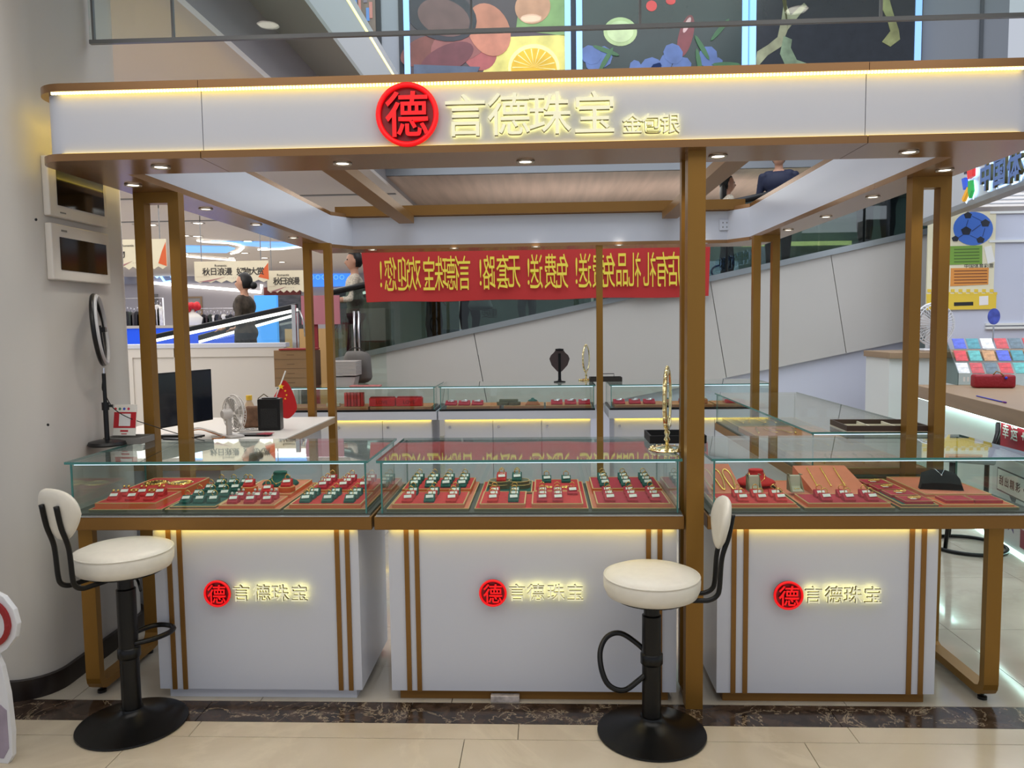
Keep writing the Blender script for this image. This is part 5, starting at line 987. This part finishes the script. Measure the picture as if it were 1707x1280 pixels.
# shop fan, rack of scratch cards, red basket
QW = lambda px, py, z: (at(px, py, Z=z))
p = at(1553, 584, Y=7.85); fan('shop_fan', 'white round desk fan on the lottery shop counter, half behind a post', (p.x, p.y, 1.236), math.radians(8), .205, mat('fan_white2', (222, 222, 224), .35), FW, cage=36)
p = at(1664, 640, Y=7.0); t = thing('card_rack', 'clear sloped rack filled with colourful scratch cards on the shelf', 'card rack', (p.x+.03, 7.03, .9715), 0)
t.rotation_euler = (0, 0, math.radians(-8)); t.scale = (1.1, 1.1, 1.1)
M().extr([(-.14, 0), (.22, 0), (.22, .40), (.19, .40), (-.14, .10)], 'x', -.36, -.354).build('side_panel', GT, t); M().extr([(-.14, 0), (.22, 0), (.22, .40), (.19, .40), (-.14, .10)], 'x', .40, .406).build('side_panel', GT, t)
M().box(-.354, .40, -.14, -.136, 0, .10).build('front_lip', GL, t); b = M()
for i in range(7): b.box(-.32+i*.028, -.306+i*.028, -.142, -.1405, .03, .065)
b.build('printed_marks', TAG, t)
CC = [(225, 225, 222), (196, 60, 64), (90, 110, 120), (205, 44, 50), (80, 170, 165), (190, 140, 90), (70, 90, 200), (60, 140, 150)]
for r in range(3):
    for i in range(7 if r == 0 else 6):
        y = -.10+r*.10; z = .11+r*.095; c = CC[(i+r*3) % 8]
        q = M().box(-.045, .045, -.002, .002, 0, .11, .001).box(-.03, .03, -.003, -.002, .06, .09).build('scratch_card', [mat('card_%d%d%d' % c, c, .35, noise=.35, nscale=30)], t, loc=(-.30+i*.105+r*.02, y, z-.02), rot=(-.75, 0, 0))
p = at(1655, 638, Y=6.66); t = thing('red_basket', 'red woven basket with a handle before the card rack', 'basket', (p.x, 6.66, .9715), 0)
t.rotation_euler = (0, 0, math.radians(-10)); b = M().box(-.155, .155, -.06, .06, 0, .11, .02); b.build('basket_body', mat('basket_red', (150, 20, 34), .6, bump=.4, nscale=60), t, 50); M().tube([(-.02, -.06, .11), (0, -.065, .14), (.03, -.06, .13), (.06, -.062, .10)], .005, 6).build('handle', mat('basket_gold', (150, 110, 50), .5), t, True); M().ball((.075, -.065, .085), .012, n=8).build('blue_bead', mat('bead_blue', (30, 60, 200), .3), t, True)
p = at(1655, 555, Z=1.36); t = thing('topper_sign', 'small oval blue topper sign on a clear stem above the rack', 'sign', (p.x, p.y, 1.342), -.2)
t.location = (at(1656, 550, Y=7.9).x, 7.9, 1.236); M().box(-.07, .07, -.05, .05, 0, .01, .003).build('foot', FW, t); M().tube([(0, 0, .01), (0, 0, .24)], .008, 8).build('stem', SILV, t); M().lathe([(0, -.004), (.055, -.004), (.055, .004), (0, .004)], 28, sy=1.45).build('oval_plate', mat('oval_blue', (70, 84, 170), .4, noise=.4, nscale=15), t, loc=(0, 0, .33), rot=(PI/2, 0, 0))
t = Q('blue_pen_line', 'blue and violet pens lying at the wood shelf edge', 'pen', 1.15); t.name = 'pen'; M().tube([(0, .03, .976), (.45, .03, .976)], .0045, 8).build('pen_barrel', mat('pen_blue', (50, 60, 190), .4), t, True); M().tube([(.45, .03, .977), (.50, .03, .977)], .006, 8).build('cap', mat('pen_violet', (110, 40, 150), .4), t, True)
# red lucky poster and cartoon board on the counter front
t = Q('lucky_poster', 'red poster with white characters on the lottery counter front', 'poster'); o = t.location
def lq(px, py, off=-.0): return Matrix.Rotation(-RQ, 4, 'Z') @ (atq(px, py, off)-o)
a_, b_ = lq(1660, 698), lq(1662, 745); x0 = a_.x; z1, z0 = a_.z, b_.z
M().box(x0, x0+1.1, .03, .05, z0, z1).build('poster_sheet', mat('lucky_red', (180, 26, 44), .5), t); M().box(x0-.01, x0+1.11, .034, .05, z0-.01, z1+.01).build('poster_edge', mat('edge_dark', (50, 30, 34), .5), t)
for i, ch in enumerate('幸运+10'): glyph(ch, .105, .001, TAG, 'poster_character', t, (x0+.09+i*.13, .028, z0+(z1-z0)*.62), (PI/2, 0, 0), .001)
t = Q('cartoon_board', 'white board with speech bubble, gift and star prints below the red poster', 'board'); a_ = lq(1648, 770); xb_ = a_.x; zb2 = .02; zt2 = .60
M().box(xb_, xb_+1.2, .028, .05, zb2, zt2).build('board_sheet', mat('board_pale', (214, 214, 212), .5), t)
M().extr([(xb_+.08, .36), (xb_+.9, .36), (xb_+.9, .52), (xb_+.08, .52)], 'y', .0265, .028).extr([(xb_+.28, .36), (xb_+.35, .30), (xb_+.38, .36)], 'y', .0265, .028).build('bubble_outline', mat('outline_dark', (60, 60, 66)), t); M().box(xb_+.09, xb_+.89, .0255, .0265, .37, .51).build('speech_bubble', TAG, t)
for i, ch in enumerate('刮出精彩,乐享大奖'): glyph(ch, .07, .001, MATS['ink2'], 'bubble_character', t, (xb_+.15+i*.085, .0245, .44), (PI/2, 0, 0), .001)
M().extr([(xb_+.32+(.07 if k % 2 == 0 else .03)*math.sin(k*PI/5), .18+(.07 if k % 2 == 0 else .03)*math.cos(k*PI/5)) for k in range(10)], 'y', .0255, .028).build('star_print', mat('star_violet', (112, 96, 140)), t)
M().box(xb_+.1, xb_+.2, .0255, .028, .12, .22).box(xb_+.09, xb_+.21, .0245, .028, .2, .23).box(xb_+.46, xb_+.58, .0255, .028, .06, .18).build('gift_print', mat('gift_print_red', (150, 70, 80)), t)
# chair with ring base beside the shop counter
p = at(1612, 912, Z=0); t = thing('ring_base_chair', 'black high chair with a round tube base before the lottery counter', 'chair', (p.x-.0, p.y-.0, 0), math.radians(240))
M().ring((0, 0, .014), .235, .013, 'z', 40, 8).build('base_ring', BLACK, t, True)
for s_ in (-1, 1): M().tube([(s_*.17, -.12, .02), (s_*.15, -.10, .3), (s_*.14, -.1, .60)], .013, 8).build('leg', BLACK, t, True); M().tube([(s_*.17, .12, .02), (s_*.15, .10, .3), (s_*.14, .1, .60), (s_*.14, .14, .72), (s_*.11, .16, .82)], .013, 8).build('leg', BLACK, t, True)
M().box(-.18, .18, -.16, .15, .60, .64, .015).build('seat', mat('chair_grey', (150, 152, 156), .5), t); M().extr([(-.13, .70), (.13, .70), (.12, .80), (.05, .86), (-.05, .86), (-.12, .80)], 'y', .14, .17, .008).build('backrest', BLKP, t)
t = thing('wall_light_box', 'white ribbed air outlet box under the shop fascia', 'vent box', (at(1672, 345, Y=7.6).x, 7.6, at(1672, 345, Y=7.6).z)); M().box(-.25, .35, 0, .3, 0, .22, .01).build('casing', FW, t)
for i in range(5): M().box(-.22, .32, -.004, 0, .03+i*.035, .04+i*.035).build('louvre', MATS['edge_grey'], t)
# ================================================================== PEOPLE
def person(label, loc, rz, H, top, bottom, arms='down', hair='short', extra=None, skin=SKIN, fat=1.0, stride=.12):
    t = thing('person', label, 'person', loc, rz); k = H/1.7
    b = bmesh.new()
    def cap(p, r0_, q, r1, n=10):
        p, q = Vector(p)*k, Vector(q)*k; r0_ *= k; r1 *= k; d = (q-p); L = d.length or 1e-4; d.normalize(); u = d.orthogonal().normalized(); v = d.cross(u); R = []
        for s_, rr in [(-r0_*.8, r0_*.55), (-r0_*.3, r0_*.93), (0, r0_), (L*.5, (r0_+r1)/2), (L, r1), (L+r1*.3, r1*.93), (L+r1*.8, r1*.55)]:
            R.append([b.verts.new(p+d*s_+(u*math.cos(2*PI*i/n)+v*math.sin(2*PI*i/n))*rr) for i in range(n)])
        for A, C in zip(R, R[1:]):
            for i in range(n): b.faces.new((A[i], A[(i+1) % n], C[(i+1) % n], C[i]))
        b.faces.new(R[0][::-1]); b.faces.new(R[-1])
    def blob(c, rx, ry, rz_):
        g = bmesh.ops.create_uvsphere(b, u_segments=16, v_segments=12, radius=1)['verts']
        for v in g: v.co = Vector(((v.co.x*rx+c[0])*k, (v.co.y*ry+c[1])*k, (v.co.z*rz_+c[2])*k))
    # faces local -y
    blob((0, 0, 1.58), .078, .095, .112); blob((0, -.02, 1.53), .06, .07, .07); cap((0, -.09, 1.575), .014, (0, -.108, 1.555), .016); blob((.08, 0, 1.57), .012, .02, .032); blob((-.08, 0, 1.57), .012, .02, .032)
    blob((0, -.092, 1.527), .024, .012, .008)
    cap((0, .015, 1.36), .055, (0, .0, 1.48), .048); blob((0, 0, 1.27), .19*fat, .115*fat, .15); blob((0, 0, 1.10), .155*fat, .11*fat, .18); blob((0, .01, .93), .17*fat, .125*fat, .14); cap((-.13, 0, 1.36), .06, (.13, 0, 1.36), .06)
    for s_ in (-1, 1):
        st = stride*s_
        cap((s_*.09, 0, .90), .092*fat, (s_*.095, -st*.6, .48), .06); cap((s_*.095, -st*.6, .48), .056, (s_*.095, -st*.3, .09), .038); blob((s_*.1, -.05-st*.3, .035), .045, .125, .035)
        sh = (s_*.185, 0, 1.35)
        if arms == 'down': el, ha = (s_*.235, .02, 1.07), (s_*.23, -.06, .84)
        elif arms == 'rail': el, ha = (s_*.24, -.08, 1.10), (s_*.26, -.32, 1.08)
        else: el, ha = (s_*.235, .0, 1.08), (s_*.20, -.20, 1.0)
        cap(sh, .052, el, .04); cap(el, .038, ha, .027); hd = (Vector(ha)-Vector(el)).normalized(); blob(tuple(Vector(ha)+hd*.05), .035, .022 if arms == 'down' else .045, .045 if arms == 'down' else .022)
        for f in range(4): fo = Vector(ha)+hd*.085+Vector(((f-1.5)*.017, 0, 0)); cap(tuple(fo), .0095, tuple(fo+hd*(.05-.006*abs(f-1.5))+Vector((0, -.008, -.006))), .0075, 6)
        th = Vector(ha)+hd*.03+Vector((-s_*.035, 0, 0)); cap(tuple(th), .011, tuple(th+hd*.045+Vector((-s_*.014, -.012, 0))), .008, 6)
    me = bpy.data.meshes.new('p'); b.to_mesh(me); b.free(); tmp = bpy.data.objects.new('p', me); COL.objects.link(tmp)
    m = tmp.modifiers.new('r', 'REMESH'); m.mode = 'VOXEL'; m.voxel_size = .011; m2 = tmp.modifiers.new('s', 'SMOOTH'); m2.iterations = 3; m2.factor = .6
    dg = bpy.context.evaluated_depsgraph_get(); dg.update(); body = bpy.data.meshes.new_from_object(tmp.evaluated_get(dg)); bpy.data.objects.remove(tmp)
    body.materials.clear(); SH = mat('shoe_dark', (30, 28, 28), .5)
    for x in (skin, top, bottom, SH): body.materials.append(x)
    for f in body.polygons:
        c = f.center/k; i = 0
        if c.z < .075: i = 3
        elif c.z < .93 and abs(c.x) < .205: i = 2
        elif (c.z < 1.40 or (c.z < 1.47 and abs(c.x) > .065)) and not (Vector((abs(c.x)-.235, c.y+.1, c.z-.84)).length < .17 if arms == 'down' else (c.y < -.17)): i = 1
        f.material_index = i
    body.shade_smooth(); link('body', body, t)
    hb = bmesh.new(); bmesh.ops.create_uvsphere(hb, u_segments=20, v_segments=14, radius=1)
    for v in hb.verts:
        n = v.co.copy(); v.co = Vector((n.x*.088, n.y*.104+.012, n.z*.118+1.592))
        if n.y < -.1 and n.z < .45: v.co.y = .0-.03*n.z; v.co.x *= .95
        if n.z < -.3: v.co.z = max(v.co.z, 1.50)
        v.co *= k
    if hair == 'bun':
        g = bmesh.ops.create_uvsphere(hb, u_segments=12, v_segments=8, radius=.05*k)['verts']
        for v in g: v.co += Vector((0, .125, 1.54))*k
    if hair == 'long':
        g = bmesh.ops.create_uvsphere(hb, u_segments=14, v_segments=10, radius=1)['verts']
        for v in g: v.co = Vector((v.co.x*.09, v.co.y*.045+.06, v.co.z*.17+1.47))*k
    me = bpy.data.meshes.new('h'); hb.to_mesh(me); hb.free(); me.materials.append(HAIR); me.shade_smooth(); link('hair', me, t)
    for s_ in (-1, 1): M().ball((s_*.03*k, -.083*k, 1.592*k), .011*k, n=8).build('eye', mat('eye_dark', (40, 30, 28), .2), t, True)
    return t
JK = mat('coat_black', (26, 26, 28), .7); TR = mat('trousers_dark', (34, 34, 38), .8); NV = mat('polo_navy', (28, 34, 62), .7); LC = mat('lace_white', (206, 196, 178), .8, noise=.3, nscale=60); BR = mat('blouse_brown', (66, 56, 46), .75, noise=.55, nscale=14)
GC = mat('coat_grey', (110, 112, 112), .8)
person('woman with a black bun in a dark patterned blouse facing left', (at(408, 520, Y=9.5).x, 9.5, .60), -PI/2, 1.62, BR, TR, 'forward', 'bun', fat=1.15)
person('person in a white lace top beside the left end of the red banner', (at(590, 440, Y=9.25).x, 9.25, .82), math.radians(-70), 1.62, LC, TR, 'rail', 'short')
def onbelt(px, Y=9.7): x = at(px, 450, Y=Y).x; return (x, Y, tz(x)-.275)
person('person in black walking under the left part of the red banner', onbelt(722), PI/2+.3, 1.68, JK, TR, 'down', 'short')
person('person in black carrying a plastic bag under the red banner', onbelt(782), PI/2, 1.66, JK, TR, 'down', 'long')
person('person in a grey coat behind glass under the middle of the banner', onbelt(878, 10.0), PI/2, 1.6, GC, GC, 'down', 'short')
person('person in a navy polo shirt riding up above the right soffit', onbelt(1296, 9.45), math.radians(-20), 1.66, NV, TR, 'down', 'short')
person('short woman seen in profile left of the man in navy', (at(1213, 300, Y=10.1).x, 10.1, tz(at(1213, 300, Y=10.1).x)-.275), PI/2, 1.55, LC, TR, 'down', 'long')
person('person in a black coat behind glass at the upper right', onbelt(1440, 9.35), PI/2, 1.75, JK, JK, 'down', 'short', fat=1.3)
person('second person in a black coat following behind glass, upper right', onbelt(1478, 9.45), PI/2, 1.72, JK, JK, 'forward', 'long', fat=1.25)
p = onbelt(800, 9.5); t = thing('plastic_bag', 'translucent plastic bag held behind the walkway glass', 'bag', (p[0], 9.45, p[2]+.52)); b = M().box(-.15, .15, -.08, .08, 0, .26, .05)
for v in b.b.verts: f = 1-.55*max(0, v.co.z-.1)/.16; v.co.x = v.co.x*f+.01*math.sin(v.co.z*60); v.co.y *= f
b.build('bag_film', mat('film_white', (205, 210, 205), .4, noise=.2, nscale=10), t, True); M().tube([(-.03, 0, .25), (-.04, 0, .35), (-.01, 0, .48)], .008, 6).tube([(.03, 0, .25), (.03, 0, .35), (-.0, 0, .48)], .008, 6).build('bag_handle', MATS['film_white'], t, True)
